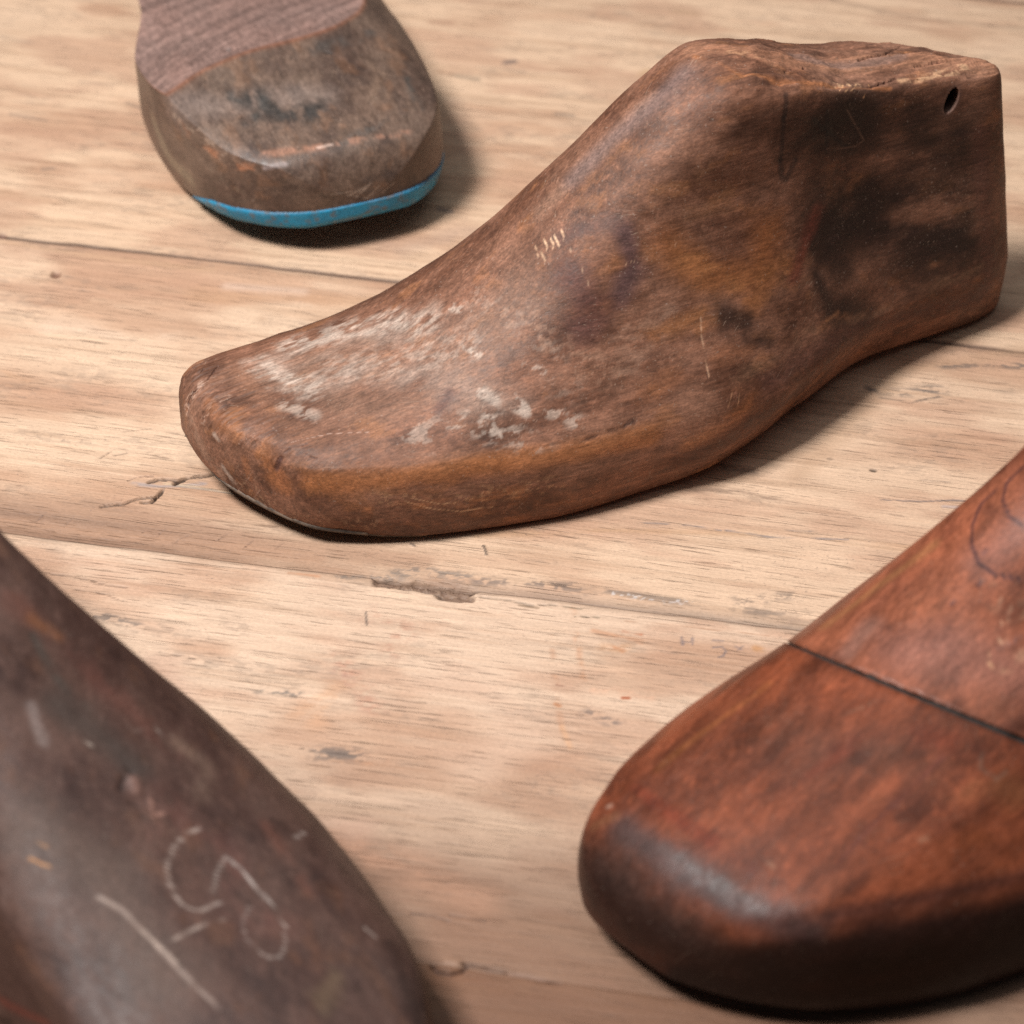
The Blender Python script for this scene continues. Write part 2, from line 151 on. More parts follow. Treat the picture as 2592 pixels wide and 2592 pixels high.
  'ph': 1.9328,
  'ett': 10,
  'ptt': 2.2,
  'ws': [33, 38, 43, 44, 41, 36, 33, 31, 30, 31, 30],
  'w1': [36, 41, 46, 47, 44, 41, 39, 38, 37, 37, 35],
  'w2': [34, 39, 44, 45, 42, 39, 37, 37, 37, 37, 35],
  'w3': [26, 30, 28, 22, 17, 15, 15, 16, 17, 17, 16],
  'h2': [24, 25, 27, 28, 28, 27, 25, 24, 23, 23, 25],
  'km': [0.4, 0.4, 0.4, 0.45, 0.6, 0.72, 0.78, 0.78, 0.74, 0.62, 0.5],
  'r2': [0.32, 0.3, 0.28, 0.26, 0.26, 0.28, 0.3, 0.3, 0.3, 0.32, 0.36],
  'zb': [9, 5, 1, 0, 1, 2.5, 3.5, 3.8, 3, 1.5, 1],
  'zt': [32.5833, 35.3969, 42.1914, 59.6723, 89.3966, 109.9748, 116.763, 113.4331, 102.021, 96.1976, 92.963],
  'h1': [8, 8, 9, 10, 12, 14, 16, 18, 20, 18, 16],
  'd3': [2, 2.5, 4, 6, 8, 7, 4, 3, 3, 3, 3],
  'r4': [0.45, 0.45, 0.5, 0.5, 0.5, 0.45, 0.3, 0.25, 0.22, 0.22, 0.22],
  'hlean': 10.9716,
  'hz0': 20.8474,
  'ehh': 5.0798,
  'hr': 4.4485,
  'yc': [14.2941, 3.1175, -0.4557, 0.5198, 0.1973, 0.3906, -0.2942, -0.0275, 3.2591, -0.9909, -7.8603],
  'an': [0.7027, 0.9593, 1.0546, 1.1925, 1.3068, 1.4428, 1.3877, 1.2453, 0.9438, 0.7669, 0.7899],
  'af': [0.7683, 0.7893, 0.8601, 0.971, 1.0783, 1.0911, 1.0397, 1.0064, 0.9708, 0.9219, 0.8516],
  'th': 0.4286,
  'X': -93.2566,
  'Y': 5.1593,
  'br': 6,
  'brx': 9,
  'zpole': 13},
 'main_s': [
  [[0.28, 0.175, 0.125], 0.4, [[27.9, 8.7, 35], [53.8, -4.4, 39.9], [82, -19.7, 49.3], [96.9, -17.3, 58.8]], 19.06, 1, 0.3, 20, None, 2.5, 0.25, 0, 0, 2.5],
  [[0.28, 0.175, 0.125], 0.3, [[39.1, -15.2, 36], [74.6, -36, 39.3]], 10.99, 1, 0.3, 20, None, 2.5, 0.25, 0, 0, 2.5],
  [[0.28, 0.175, 0.125], 0.5, [[111.6, -0.6, 74.9], [128.2, -2.3, 90.1], [146.8, -2.9, 106]], 5.05, 1, 0.4, 15, None, 2.5, 0.25, 0, 0, 2.5],
  [[0.36, 0.155, 0.062], 0.75, [[23.1, -33.3, 23.9], [47.3, -44, 26.2], [68.9, -48.8, 26.4], [97.6, -54, 25.7], [123.2, -55.1, 25.4]], 5.95, 0.9, 0.4, 12, None, 2.5, 0.25, 0, 0, 2.5],
  [[0.36, 0.155, 0.062], 0.6, [[37.7, -41.7, 15.4], [68.1, -50.3, 14.5], [92.1, -54.8, 14.8]], 6.29, 1, 0.4, 12, 0, 4, 0.25, 0, 0, 2.5],
  [[0.36, 0.155, 0.062], 0.55, [[135.1, -57.5, 18.6], [157.7, -54.7, 26.1]], 4.81, 1, 0.4, 12, -0.05, 4, 0.25, 0, 0, 2.5],
  [[0.36, 0.155, 0.062], 0.55, [[9.3, -4.3, 31.9], [11.3, -16.6, 28.1], [15.7, -25.4, 20.7]], 7.06, 1, 0.5, 10, 0, 5, 0.25, 0, 0, 2.5],
  [[0.26, 0.11, 0.05], 0.55, [[5.7, 6.5, 31.5], [6.2, -3.4, 30.2]], 2.85, 0.8, 0.5, 8, None, 2.5, 0.25, 0, 0, 2.5],
  [[0.26, 0.11, 0.05], 0.55, [[8.8, -13.8, 23.4], [9.4, -15.3, 17.6]], 2.52, 0.8, 0.5, 8, None, 2.5, 0.25, 0, 0, 2.5],
  [[0.26, 0.11, 0.05], 0.5, [[16.2, -25.6, 23.7], [17.3, -27.7, 19]], 3.44, 0.8, 0.5, 8, None, 2.5, 0.25, 0, 0, 2.5],
  [[0.25, 0.13, 0.08], 0.4, [[18.3, 15.4, 33.4], [20.2, -11.4, 33.4], [28.1, -25.7, 33]], 5.52, 1, 0.4, 10, None, 2.5, 0.25, 0, 0, 2.5],
  [[0.28, 0.175, 0.125], 0.8, [[0.6, 8.2, 23.8], [1.9, 1.5, 16.1], [6.3, -8.4, 10.5]], 3.51, 0.8, 0.5, 8, -0.1, 2, 0.25, 0, 0, 2.5],
  [[0.42, 0.36, 0.31], 0.6, [[4.5, -5.4, 16.1], [6.4, -9, 12.2]], 1.91, 0.8, 0.5, 6, 0, 1.5, 0.25, 0, 0, 2.5],
  [[0.42, 0.36, 0.31], 0.5, [[3.8, -2.5, 26.4], [4.3, -4.2, 25.6]], 1.26, 0.8, 0.5, 6, None, 2.5, 0.25, 0, 0, 2.5],
  [[0.45, 0.32, 0.25], 0.5, [[0.4, 13.8, 25], [4.7, 14.8, 31], [10.2, 16.6, 32.7]], 2.4, 0.6, 0.3, 4, 0.05, 0.7, 0.12, 0, 0, 5],
  [[0.45, 0.32, 0.25], 0.45, [[2.8, 3.9, 28.1], [11, 4.7, 33.1]], 2.54, 0.8, 0.3, 4, 0.12, 0.8, 0.12, 0, 0, 5],
  [[0.34, 0.28, 0.24], 0.5, [[28.8, 11.3, 34.9], [49.9, 11.8, 38.2], [73.1, -0.3, 47.2]], 9.97, 1, 0.5, 12, -0.15, 5, 0.4, 0, 0, 2.5],
  [[0.34, 0.28, 0.24], 0.4, [[27.9, -0.3, 35.1], [52.1, -8.5, 39.3], [83.2, -39.8, 39]], 9.48, 1, 0.5, 12, -0.1, 5, 0.4, 0, 0, 2.5],
  [[0.42, 0.36, 0.31], 0.8, [[38.4, 18.4, 35.3], [51.6, 15.9, 37.9], [63.3, 10.2, 42], [72.2, -2.2, 46.7]], 8.4, 0.9, 0.6, 8, 0.04, 1.3, 0.34, 0, 0, 2.5],
  [[0.42, 0.36, 0.31], 0.6, [[47.3, 14.1, 37.3], [59, 8.2, 40.9], [67.4, 2.8, 44.3]], 4.19, 0.9, 0.6, 8, -0.1, 1.2, 0.34, 0, 0, 2.5],
  [[0.42, 0.36, 0.31], 0.75, [[23.4, 15.2, 33.9], [26.5, 5.1, 34.9], [35.7, -6.6, 36.1]], 6.71, 0.9, 0.6, 8, 0.04, 1.3, 0.34, 0, 0, 2.5],
  [[0.42, 0.36, 0.31], 0.7, [[26.5, 16.5, 34.1], [29.2, 3, 35.3]], 3.53, 0.9, 0.6, 8, -0.08, 1.2, 0.34, 0, 0, 2.5],
  [[0.42, 0.36, 0.31], 0.5, [[24.9, -8, 34.4], [30.3, -16.1, 34.5]], 3.46, 0.8, 0.6, 8, 0, 1.5, 0.12, 0, 0, 2.5],
  [[0.42, 0.36, 0.31], 0.4, [[45.5, -3.7, 38.1], [61.7, -10.8, 41.7], [78.9, -19, 47.9]], 11.9, 0.9, 0.6, 10, 0.08, 1.3, 0.22, 0, 0, 2.5],
  [[0.42, 0.36, 0.31], 0.85, [[76.4, -34.2, 41.1], [79.9, -37.7, 39.7]], 2.66, 0.7, 0.7, 4, -0.05, 1.3, 0.12, 0, 0, 2.5],
  [[0.42, 0.36, 0.31], 0.9, [[84, -38.2, 40.6], [87.7, -43.3, 37.1]], 3.13, 0.7, 0.7, 4, -0.08, 1.3, 0.12, 0, 0, 2.5],
  [[0.42, 0.36, 0.31], 0.7, [[76, -40.9, 36.2], [77.2, -45.5, 32.6]], 2.34, 0.7, 0.7, 4, 0, 1.3, 0.12, 0, 0, 2.5],
  [[0.42, 0.36, 0.31], 0.7, [[80.5, -3.7, 51.1], [83.8, -10.5, 52.3]], 1.91, 0.7, 0.7, 4, 0, 1.3, 0.12, 0, 0, 2.5],
  [[0.42, 0.36, 0.31], 0.7, [[78.5, -19.9, 47.5], [80.8, -24.5, 47.2]], 1.58, 0.7, 0.7, 4, 0, 1.3, 0.12, 0, 0, 2.5],
  [[0.42, 0.36, 0.31], 0.6, [[91, -33.9, 46.4], [95.7, -37.3, 45.1]], 1.57, 0.7, 0.7, 4, 0, 1.3, 0.12, 0, 0, 2.5],
  [[0.42, 0.36, 0.31], 0.6, [[94.2, -45.9, 36.1], [101.4, -50.1, 32.7]], 3.45, 0.8, 0.7, 5, 0.15, 1.3, 0.1, 0, 0, 2.5],
  [[0.42, 0.36, 0.31], 0.5, [[54.1, -36.2, 34.2], [72.5, -40.9, 35.4], [85.9, -49.7, 30.4]], 7.02, 0.8, 0.7, 5, 0.2, 1.5, 0.1, 0, 0, 2.5],
  [[0.42, 0.36, 0.31], 0.2, [[87.6, -7.2, 55.1], [96.5, -30.2, 51.8], [100, -41.1, 42.5]], 8.68, 0.8, 0.7, 5, 0.24, 1.3, 0.08, 0, 0, 2.5],
  [[0.38, 0.25, 0.18], 0.35, [[94.6, -22.7, 55.2], [101.5, -33.7, 50.9], [110.5, -41, 45]], 7.86, 0.8, 0.7, 5, 0.12, 1.2, 0.1, 0, 0, 2.5],
  [[0.28, 0.175, 0.125], 0.6, [[121.8, -38.9, 49.9], [134.7, -37.7, 55], [118.2, -45, 41]], 7.1, 1, 0.5, 8, 0.05, 2, 0.25, 0, 0, 2.5],
  [[0.09, 0.05, 0.045], 0.75, [[64.2, -32.7, 38.1], [68.9, -29.8, 40.6]], 4.07, 1, 0.6, 6, -0.1, 2.5, 0.25, 0, 0, 2.5],
  [[0.07, 0.04, 0.042], 0.85, [[128.2, -24.4, 77.1], [128.6, -29.1, 68.7], [123.1, -32.2, 60.9]], 6.28, 0.9, 0.5, 8, None, 2.5, 0.25, 0, 0, 2.5],
  [[0.09, 0.042, 0.036], 0.8, [[111.4, -23.7, 66.3], [114.4, -32.3, 57.8], [110.1, -33.9, 54.1]], 8.64, 1, 0.5, 10, None, 2.5, 0.25, 0, 0, 2.5],
  [[0.1, 0.06, 0.055], 0.6, [[112.4, -13.5, 73.1], [124.7, -20.4, 79.4]], 5.66, 1, 0.5, 10, None, 2.5, 0.25, 0, 0, 2.5],
  [[0.14, 0.1, 0.095], 0.7, [[121.5, -1.8, 84.2], [134.7, -2.7, 96], [145.9, -4.5, 105.2], [157.1, -2.7, 112.3]], 6.61, 1, 0.4, 14, None, 2.5, 0.25, 0, 0, 2.5],
  [[0.22, 0.09, 0.035], 0.9, [[141.2, -30.1, 71.4], [149.7, -35.5, 60.9], [168.1, -35.5, 57.1], [174, -29.9, 67.9]], 9.86, 1, 0.5, 12, None, 2.5, 0.25, 0, 0, 2.5],
  [[0.27, 0.12, 0.048], 0.75, [[145.9, -31.6, 68.9], [164.8, -38.2, 52.8], [178.5, -33.4, 56.8]], 6.71, 1, 0.6, 8, -0.05, 4, 0.25, 0, 0, 2.5],
  [[0.25, 0.11, 0.045], 0.75, [[124.5, -40.5, 48.2], [147.6, -40.1, 53], [165.4, -39.5, 50.3]], 5.72, 1, 0.6, 8, -0.05, 4, 0.25, 0, 0, 2.5],
  [[0.2, 0.085, 0.04], 0.6, [[121.3, -49.8, 35.1], [139.4, -47.4, 41.6], [159.4, -46.5, 40.4]], 6.36, 1, 0.6, 8, 0, 4, 0.25, 0, 0, 2.5],
  [[0.22, 0.11, 0.055], 0.55, [[155, -24.8, 90.6], [165.5, -27.5, 78.3], [147.9, -27.1, 80.8]], 6.29, 1, 0.6, 8, 0, 3, 0.25, 0, 0, 2.5],
  [[0.018, 0.01, 0.008], 0.95, [[204.6, -22.2, 62.4], [227.9, -19.7, 54.4], [247.7, -21.5, 41.4]], 27.46, 0.8, 0.5, 16, -0.22, 9, 0.4, 0, 0, 2.5],
  [[0.018, 0.01, 0.008], 0.9, [[191, -21.3, 87.9], [206.7, -15.8, 93.5], [248, -15.2, 73.4]], 19.45, 0.9, 0.5, 16, -0.18, 8, 0.4, 0, 0, 2.5],
  [[0.018, 0.01, 0.008], 0.85, [[190.4, -32.7, 49.6], [194.5, -36.2, 38.1], [211.6, -32.8, 26.6]], 8.24, 1, 0.5, 10, None, 2.5, 0.25, 0, 0, 2.5],
  [[0.018, 0.01, 0.008], 0.7, [[190.3, -27.8, 61.9], [202.9, -29, 45.6]], 6.53, 0.8, 0.6, 8, None, 2.5, 0.25, 0, 0, 2.5],
  [[0.018, 0.01, 0.008], 0.8, [[154.2, -41.4, 50.1], [160.6, -42.1, 47.2]], 4.79, 0.8, 0.6, 8, None, 2.5, 0.25, 0, 0, 2.5],
  [[0.018, 0.01, 0.008], 0.75, [[159.7, -45.3, 42.1], [167.9, -45.1, 39.5]], 4.82, 1, 0.6, 8, None, 2.5, 0.25, 0, 0, 2.5],
  [[0.018, 0.01, 0.008], 0.5, [[164.6, -22.8, 101.7], [185.4, -20.8, 100.7], [217.1, -15.4, 80.1]], 8.74, 1, 0.5, 10, None, 2.5, 0.25, 0, 0, 2.5],
  [[0.075, 0.035, 0.028], 0.7, [[165, -51.4, 29], [190.8, -42.1, 28.9], [226.3, -28.8, 19.9], [261, -22.4, 13.7]], 7.51, 1, 0.4, 12, None, 2.5, 0.25, 0, 0, 2.5],
  [[0.06, 0.032, 0.025], 0.6, [[135.3, -57.4, 14.4], [157.7, -55.8, 20.2], [181.3, -46.4, 18.8]], 5.67, 1, 0.4, 12, None, 2.5, 0.25, 0, 0, 2.5],
  [[0.1, 0.045, 0.035], 0.6, [[257.9, -15, 73], [261, -19.3, 44.7], [262.4, -22.6, 17.7]], 6.8, 1, 0.4, 14, None, 2.5, 0.25, 0, 0, 2.5],
  [[0.17, 0.085, 0.045], 0.6, [[197.1, -36.9, 33.8], [211.9, -31.9, 29.1], [238.7, -27.1, 23.4]], 2.34, 1, 0.6, 8, 0, 2, 0.25, 0, 0, 2.5],
  [[0.35, 0.18, 0.09], 0.5, [[192.1, -38.6, 35.4], [197.3, -36.1, 35.2]], 1.48, 1, 0.6, 5, None, 2.5, 0.25, 0, 0, 2.5],
  [[0.2, 0.12, 0.075], 0.5, [[151.3, -52.4, 34], [177.9, -43.9, 36.2], [214.1, -31.8, 27.2], [258.7, -23.2, 27.4]], 3.3, 1, 0.5, 10, 0.05, 3, 0.25, 0, 0, 2.5],
  [[0.19, 0.05, 0.03], 0.5, [[182, -34.4, 52.4], [193.3, -25.1, 67]], 3.88, 1, 0.6, 8, None, 2.5, 0.25, 0, 0, 2.5],
  [[0.012, 0.011, 0.012], 0.6, [[182.8, -19.1, 108], [181.4, -21.5, 101.2]], 1.41, 0.7, 0.3, 4, None, 2.5, 0.25, 0, 0, 2.5],
  [[0.012, 0.011, 0.012], 0.55, [[181.4, -21.5, 101.2], [180.4, -23.5, 88.2]], 1.42, 0.8, 0.3, 4, None, 2.5, 0.25, 0, 0, 2.5],
  [[0.012, 0.011, 0.012], 0.6, [[180, -23.6, 88.3], [180.6, -24.5, 82.7], [182.3, -24.5, 81.4], [185.9, -22.8, 86.6]], 1.43, 0.7, 0.3, 4, None, 2.5, 0.25, 0, 0, 2.5],
  [[0.012, 0.011, 0.012], 0.55, [[198.6, -17.8, 97.2], [198.6, -19.5, 84.1]], 1.12, 0.7, 0.3, 4, None, 2.5, 0.25, 0, 0, 2.5],
  [[0.012, 0.011, 0.012], 0.55, [[192.6, -19.6, 97.2], [207.2, -17.2, 82.1]], 1.28, 0.7, 0.4, 4, None, 2.5, 0.25, 0, 0, 2.5],
  [[0.16, 0.1, 0.07], 0.6, [[198.8, -19.4, 84.7], [210.4, -16.5, 81], [214.3, -15.6, 81.7], [207.1, -15.6, 94.5]], 0.4, 0.6, 0.3, 4, None, 2.5, 0.25, 0, 0, 2.5],
  [[0.25, 0.13, 0.08], 0.8, [[164.8, 5.2, 115], [185.5, -3.3, 112], [205.9, -0.5, 104.5], [235, -0.1, 97.4], [261.9, -7.4, 92.8]], 5.49, 0.5, 0.3, 5, None, 2.5, 0.25, 0, 0, 2.5],
  [[0.17, 0.11, 0.09], 0.8, [[198.1, 2.4, 107.6], [219.3, -0.5, 100.5], [235.9, 1.4, 97.3]], 3.57, 0.8, 0.3, 5, None, 2.5, 0.25, 0, 0, 2.5],
  [[0.33, 0.14, 0.06], 0.8, [[162.5, 0.9, 114.8], [171, -13.2, 114], [182.2, -16.1, 111.1], [200.7, -12.9, 104.8], [224.5, -11.6, 95.4]], 1.42, 1, 0.5, 4, None, 2.5, 0.25, 0, 0, 2.5],
  [[0.5, 0.33, 0.2], 0.6, [[229.2, -9.9, 96.5], [245.4, -8.8, 94.2], [254.2, -7.2, 93.6]], 1.97, 0.8, 0.5, 3, -0.05, 0.9, 0.12, 0, 0, 5],
  [[0.5, 0.33, 0.2], 0.6, [[203.2, -11.3, 104], [213.6, -10.3, 100.2]], 1.92, 0.8, 0.5, 3, 0.05, 0.8, 0.12, 0, 0, 1],
  [[0.55, 0.33, 0.18], 0.8, [[207.4, -11.1, 102.3], [204.5, -14.2, 101.3]], 0.42, 0.5, 0.2, 3, None, 2.5, 0.25, 0, 0, 2.5],
  [[0.55, 0.33, 0.18], 0.8, [[210.4, -10.6, 101.2], [207, -13.8, 100.1]], 0.35, 0.5, 0.2, 3, None, 2.5, 0.25, 0, 0, 2.5],
  [[0.55, 0.33, 0.18], 0.8, [[212.8, -10.4, 100.4], [209.5, -13.1, 99.5]], 0.32, 0.5, 0.2, 3, None, 2.5, 0.25, 0, 0, 2.5],
  [[0.5, 0.28, 0.14], 0.7, [[217.7, -10, 99.1], [214.1, -13.3, 95.7]], 0.32, 0.5, 0.2, 3, None, 2.5, 0.25, 0, 0, 2.5],
  [[0.45, 0.27, 0.16], 0.6, [[174.4, -0.2, 114.8], [184.6, -4.9, 112.1]], 3.16, 0.8, 0.5, 3, 0.1, 0.8, 0.12, 0, 0, 5],
  [[0.07, 0.03, 0.02], 0.85, [[217, -11.1, 98.4], [225.6, -9.6, 97.4], [228.4, -8.2, 97.2]], 0.36, 0.4, 0.5, 1.5, None, 2.5, 0.25, -0.9, 0, 2.5],
  [[0.07, 0.03, 0.02], 0.85, [[220.6, 1.6, 100.3], [231.6, 3.8, 98.1], [241.4, 10.1, 95]], 0.36, 0.4, 0.5, 1.5, None, 2.5, 0.25, -1.1, 0, 2.5],
  [[0.08, 0.035, 0.025], 0.8, [[237.1, -4.8, 96.5], [244.5, -3.8, 95.5], [250.3, -3.8, 94.7]], 0.33, 0.4, 0.5, 1.5, None, 2.5, 0.25, -0.9, 0, 2.5],
  [[0.08, 0.035, 0.025], 0.8, [[187.6, -9.7, 110.6], [195.9, -6.4, 108], [197.3, -4.7, 107.6]], 0.32, 0.4, 0.5, 1.5, None, 2.5, 0.25, -0.8, 0, 2.5],
  [[0.07, 0.035, 0.025], 0.6, [[13.6, -16.1, 31], [16.1, -15.5, 32], [18.3, -15.5, 32.5]], 0.34, 0.8, 0.3, 1.5, None, 2.5, 0.25, -0.35, 0, 2.5],
  [[0.07, 0.035, 0.03], 0.65, [[14.9, -23.6, 24.4], [15.8, -23.6, 28], [19.5, -24, 31.1], [24.8, -25.5, 32.4]], 0.37, 0.8, 0.3, 1.5, None, 2.5, 0.25, -0.5, 0, 2.5],
  [[0.06, 0.03, 0.03], 0.7, [[15.3, -24.1, 25.3], [16.8, -24.2, 28.9]], 1.4, 0.9, 0.3, 3, None, 2.5, 0.25, -0.5, 0, 2.5],
  [[0.07, 0.03, 0.02], 0.8, [[24.2, -29.3, 30.7], [25.7, -30.8, 30.4]], 0.25, 0.5, 0.3, 1, None, 2.5, 0.25, -0.3, 0, 2.5],
  [[0.07, 0.03, 0.02], 0.8, [[0.4, 11, 23.9], [1.4, 14.2, 27.5], [3.7, 15, 30.2]], 0.29, 0.5, 0.3, 1, None, 2.5, 0.25, -0.5, 0, 2.5],
  [[0.08, 0.04, 0.03], 0.7, [[2.6, 20.3, 28.3], [6.7, 20.5, 31.5], [9.5, 22.1, 32]], 0.26, 0.5, 0.3, 1, None, 2.5, 0.25, -0.5, 0, 2.5],
  [[0.08, 0.04, 0.03], 0.7, [[3.9, 14.6, 30.4], [8.7, 16.2, 32.6], [13.8, 21.2, 32.5]], 0.32, 0.5, 0.3, 1, None, 2.5, 0.25, -0.6, 0, 2.5],
  [[0.08, 0.04, 0.03], 0.6, [[3.8, 9.6, 30.3], [7.6, 10.3, 32.6], [12, 12, 33.2]], 0.22, 0.5, 0.3, 1, None, 2.5, 0.25, -0.4, 0, 2.5],
  [[0.05, 0.03, 0.025], 0.85, [[100.6, -52.9, 28.8], [106.7, -53, 29.3], [110, -53.3, 29]], 1.1, 0.7, 0.8, 2.5, -0.05, 1, 0.25, -0.3, 0, 2.5],
  [[0.05, 0.03, 0.025], 0.85, [[111.8, -53.4, 29], [118.1, -53, 30.1]], 1.26, 0.7, 0.8, 2.5, -0.05, 1, 0.25, -0.3, 0, 2.5],
  [[0.08, 0.04, 0.03], 0.6, [[63.8, -48.5, 23.6], [66.1, -49.2, 20.9]], 1.88, 0.9, 0.8, 2.5, 0, 1, 0.25, 0, 0, 2.5],
  [[0.6, 0.42, 0.28], 0.9, [[108.9, -9.7, 71.1], [108.4, -13, 69.7]], 0.38, 0.5, 0.2, 2, None, 2.5, 0.25, 0, 0, 2.5],
  [[0.6, 0.42, 0.28], 0.9, [[110.3, -11.2, 72.1], [109.9, -14, 70.7]], 0.41, 0.5, 0.2, 2, None, 2.5, 0.25, 0, 0, 2.5],
  [[0.62, 0.44, 0.3], 0.95, [[111.4, -11.3, 73], [111.1, -14.8, 71.4]], 0.38, 0.5, 0.2, 2, None, 2.5, 0.25, 0, 0, 2.5],
  [[0.6, 0.42, 0.28], 0.9, [[113.2, -12.1, 74.4], [113, -14.6, 73.2]], 0.38, 0.5, 0.2, 2, None, 2.5, 0.25, 0, 0, 2.5],
  [[0.5, 0.34, 0.22], 0.8, [[106.9, -11.7, 68.8], [106.4, -16.1, 66.8]], 0.32, 0.5, 0.3, 2, None, 2.5, 0.25, 0, 0, 2.5],
  [[0.5, 0.34, 0.22], 0.7, [[106.2, -8.8, 68.9], [105.8, -12.3, 67.6]], 0.32, 0.5, 0.3, 2, None, 2.5, 0.25, 0, 0, 2.5],
  [[0.5, 0.36, 0.25], 0.6, [[113.3, -18.1, 71.7], [114.4, -24.4, 67.8], [115, -28, 64.2]], 0.25, 0.6, 0.4, 2, None, 2.5, 0.25, 0, 0, 2.5],
  [[0.45, 0.3, 0.2], 0.7, [[146, -40.8, 51.9], [144.8, -44, 46.9], [144.3, -50.8, 37.4]], 0.22, 0.5, 0.3, 2, None, 2.5, 0.25, -0.15, 0, 2.5],
  [[0.5, 0.33, 0.2], 0.8, [[47.4, -45.1, 17.9], [54.1, -47.3, 14.4], [63.4, -49.3, 11.4], [72.9, -51.3, 11.5]], 0.24, 0.6, 0.3, 3, None, 2.5, 0.25, 0, 0, 2.5],
  [[0.45, 0.3, 0.18], 0.7, [[49.7, -45.8, 18.6], [57.2, -48, 15.5], [61.9, -49, 15]], 0.2, 0.6, 0.3, 3, None, 2.5, 0.25, 0, 0, 2.5],
  [[0.45, 0.3, 0.2], 0.6, [[142.4, -29.7, 72.5], [126.3, -28.5, 69]], 0.16, 0.6, 0.3, 3, None, 2.5, 0.25, 0, 0, 2.5],
  [[0.42, 0.25, 0.14], 0.6, [[148.2, -56.2, 27.8], [150.7, -54, 31.4]], 0.26, 0.6, 0.3, 3, None, 2.5, 0.25, 0, 0, 2.5],
  [[0.42, 0.25, 0.14], 0.6, [[152, -55.8, 27.3], [153.1, -54.4, 29.8]], 0.22, 0.6, 0.3, 3, None, 2.5, 0.25, 0, 0, 2.5],
  [[0.5, 0.36, 0.3], 0.6, [[20.9, -22.5, 32.1], [31.8, -25, 33.7], [43.1, -30.4, 34.4]], 0.17, 0.6, 0.3, 3, None, 2.5, 0.25, 0, 0, 2.5],
  [[0.45, 0.33, 0.27], 0.5, [[7.2, -9.8, 9], [9.4, -15.3, 17.6]], 0.25, 0.6, 0.3, 3, None, 2.5, 0.25, 0, 0, 2.5],
  [[0.45, 0.33, 0.27], 0.5, [[10, -14.9, 8.5], [11.3, -18.6, 14.3]], 0.22, 0.6, 0.3, 3, None, 2.5, 0.25, 0, 0, 2.5],
  [[0.45, 0.33, 0.27], 0.5, [[12.8, -19.9, 8.6], [10.3, -15.8, 9.5]], 0.22, 0.6, 0.3, 3, None, 2.5, 0.25, 0, 0, 2.5],
  [[0.42, 0.28, 0.18], 0.4, [[8.3, -12.9, 12.4], [19, -28.6, 8.2], [37.7, -41.5, 10.2]], 4.73, 0.9, 0.5, 4, 0.22, 0.9, 0.06, 0, 0, 1],
  [[0.45, 0.28, 0.16], 0.4, [[40.8, -42.7, 18.9], [68.2, -50.1, 17], [92.1, -54.7, 16.5]], 5.02, 0.9, 0.5, 4, 0.24, 0.9, 0.06, 0, 0, 2]],
 'blue': {
  'L': 282,
  'K': [0, 0.09, 0.21, 0.33, 0.45, 0.54, 0.6, 0.66, 0.78, 0.9, 1],
  'et': 40.0397,
  'pt': 3.1,
  'eh': 42,
  'ph': 2.2,
  'ett': 10,
  'ptt': 2.2,
  'ws': [33, 38, 43, 44, 41, 36, 33, 31, 30, 31, 30],
  'w1': [36, 41, 46, 47, 44, 41, 39, 38, 37, 37, 35],
  'w2': [34, 39, 44, 45, 42, 38, 36, 35, 35, 36, 34],
  'w3': [27, 31, 30, 25, 17, 14, 13, 13, 14, 15, 14],
  'h2': [27, 29, 30, 31, 31, 31, 31, 31, 32, 34, 36],
  'km': [0.4, 0.4, 0.4, 0.42, 0.5, 0.58, 0.62, 0.62, 0.6, 0.5, 0.45],
  'r2': [0.4, 0.4, 0.4, 0.4, 0.4, 0.4, 0.4, 0.4, 0.4, 0.4, 0.4],
  'zb': [12, 8, 3, 1, 1.5, 4, 5.5, 5.5, 4, 2, 1],
  'zt': [37.3313, 41.4064, 46.5171, 55.6567, 71.7542, 89.8645, 94.9423, 94.9875, 90.0105, 88.0215, 85.0282],
  'h1': [8, 8, 9, 10, 12, 14, 16, 18, 20, 18, 16],
  'd3': [2, 2.5, 4, 6, 8, 8, 3, 1.5, 1, 1, 1],
  'r4': [0.45, 0.45, 0.5, 0.5, 0.5, 0.45, 0.3, 0.25, 0.22, 0.22, 0.22],
  'hlean': 12,
  'hz0': 30,
  'ehh': 5,
  'hr': 4,
  'yc': [2.9766, 2.9765, 2.3207, 3.2039, 0.2517, -0.3905, -0.9632, -1.4495, -1.5752, -1.2662, -0.7786],
  'an': [0.8757, 0.9471, 0.9706, 1.0189, 1.0151, 1.0144, 1.0107, 1.006, 1.0022, 0.9994, 0.9971],
  'af': [1.034, 1.1537, 1.1896, 1.1283, 0.9742, 0.9472, 0.9492, 0.9491, 0.9545, 0.9691, 0.9874],
  'th': 1.9585,
  'X': -46.7912,
  'Y': 143.6764,
  'h2max': 0.86,
  'r2f': [0.35, 0.33, 0.25, 0.22, 0.25, 0.25, 0.25, 0.25, 0.25, 0.25, 0.25],
  'h2f': [22, 28, 40, 46, 46, 46, 44, 44, 44, 44, 44],
  'w3f': [26, 32, 35, 38, 38, 36, 34, 32, 30, 28, 26],
  'w2f': [34, 39, 45, 47, 46, 44, 42, 41, 40, 38, 36]},
 'blue_s': [
  [[0.23, 0.175, 0.15], 0.5, [[51, 53.8, 39.1], [42, 39.4, 40.8], [34.3, 7.7, 42]], 10.91, 1, 0.4, 15, None, 2.5, 0.25, 0, 0, 2.5],
  [[0.035, 0.03, 0.027], 0.97, [[41.3, 28.3, 41.6], [27.8, 21.2, 40.5], [26.3, 10.2, 40.8]], 9.42, 0.9, 0.7, 7, -0.15, 3, 0.25, 0, 0, 2.5],
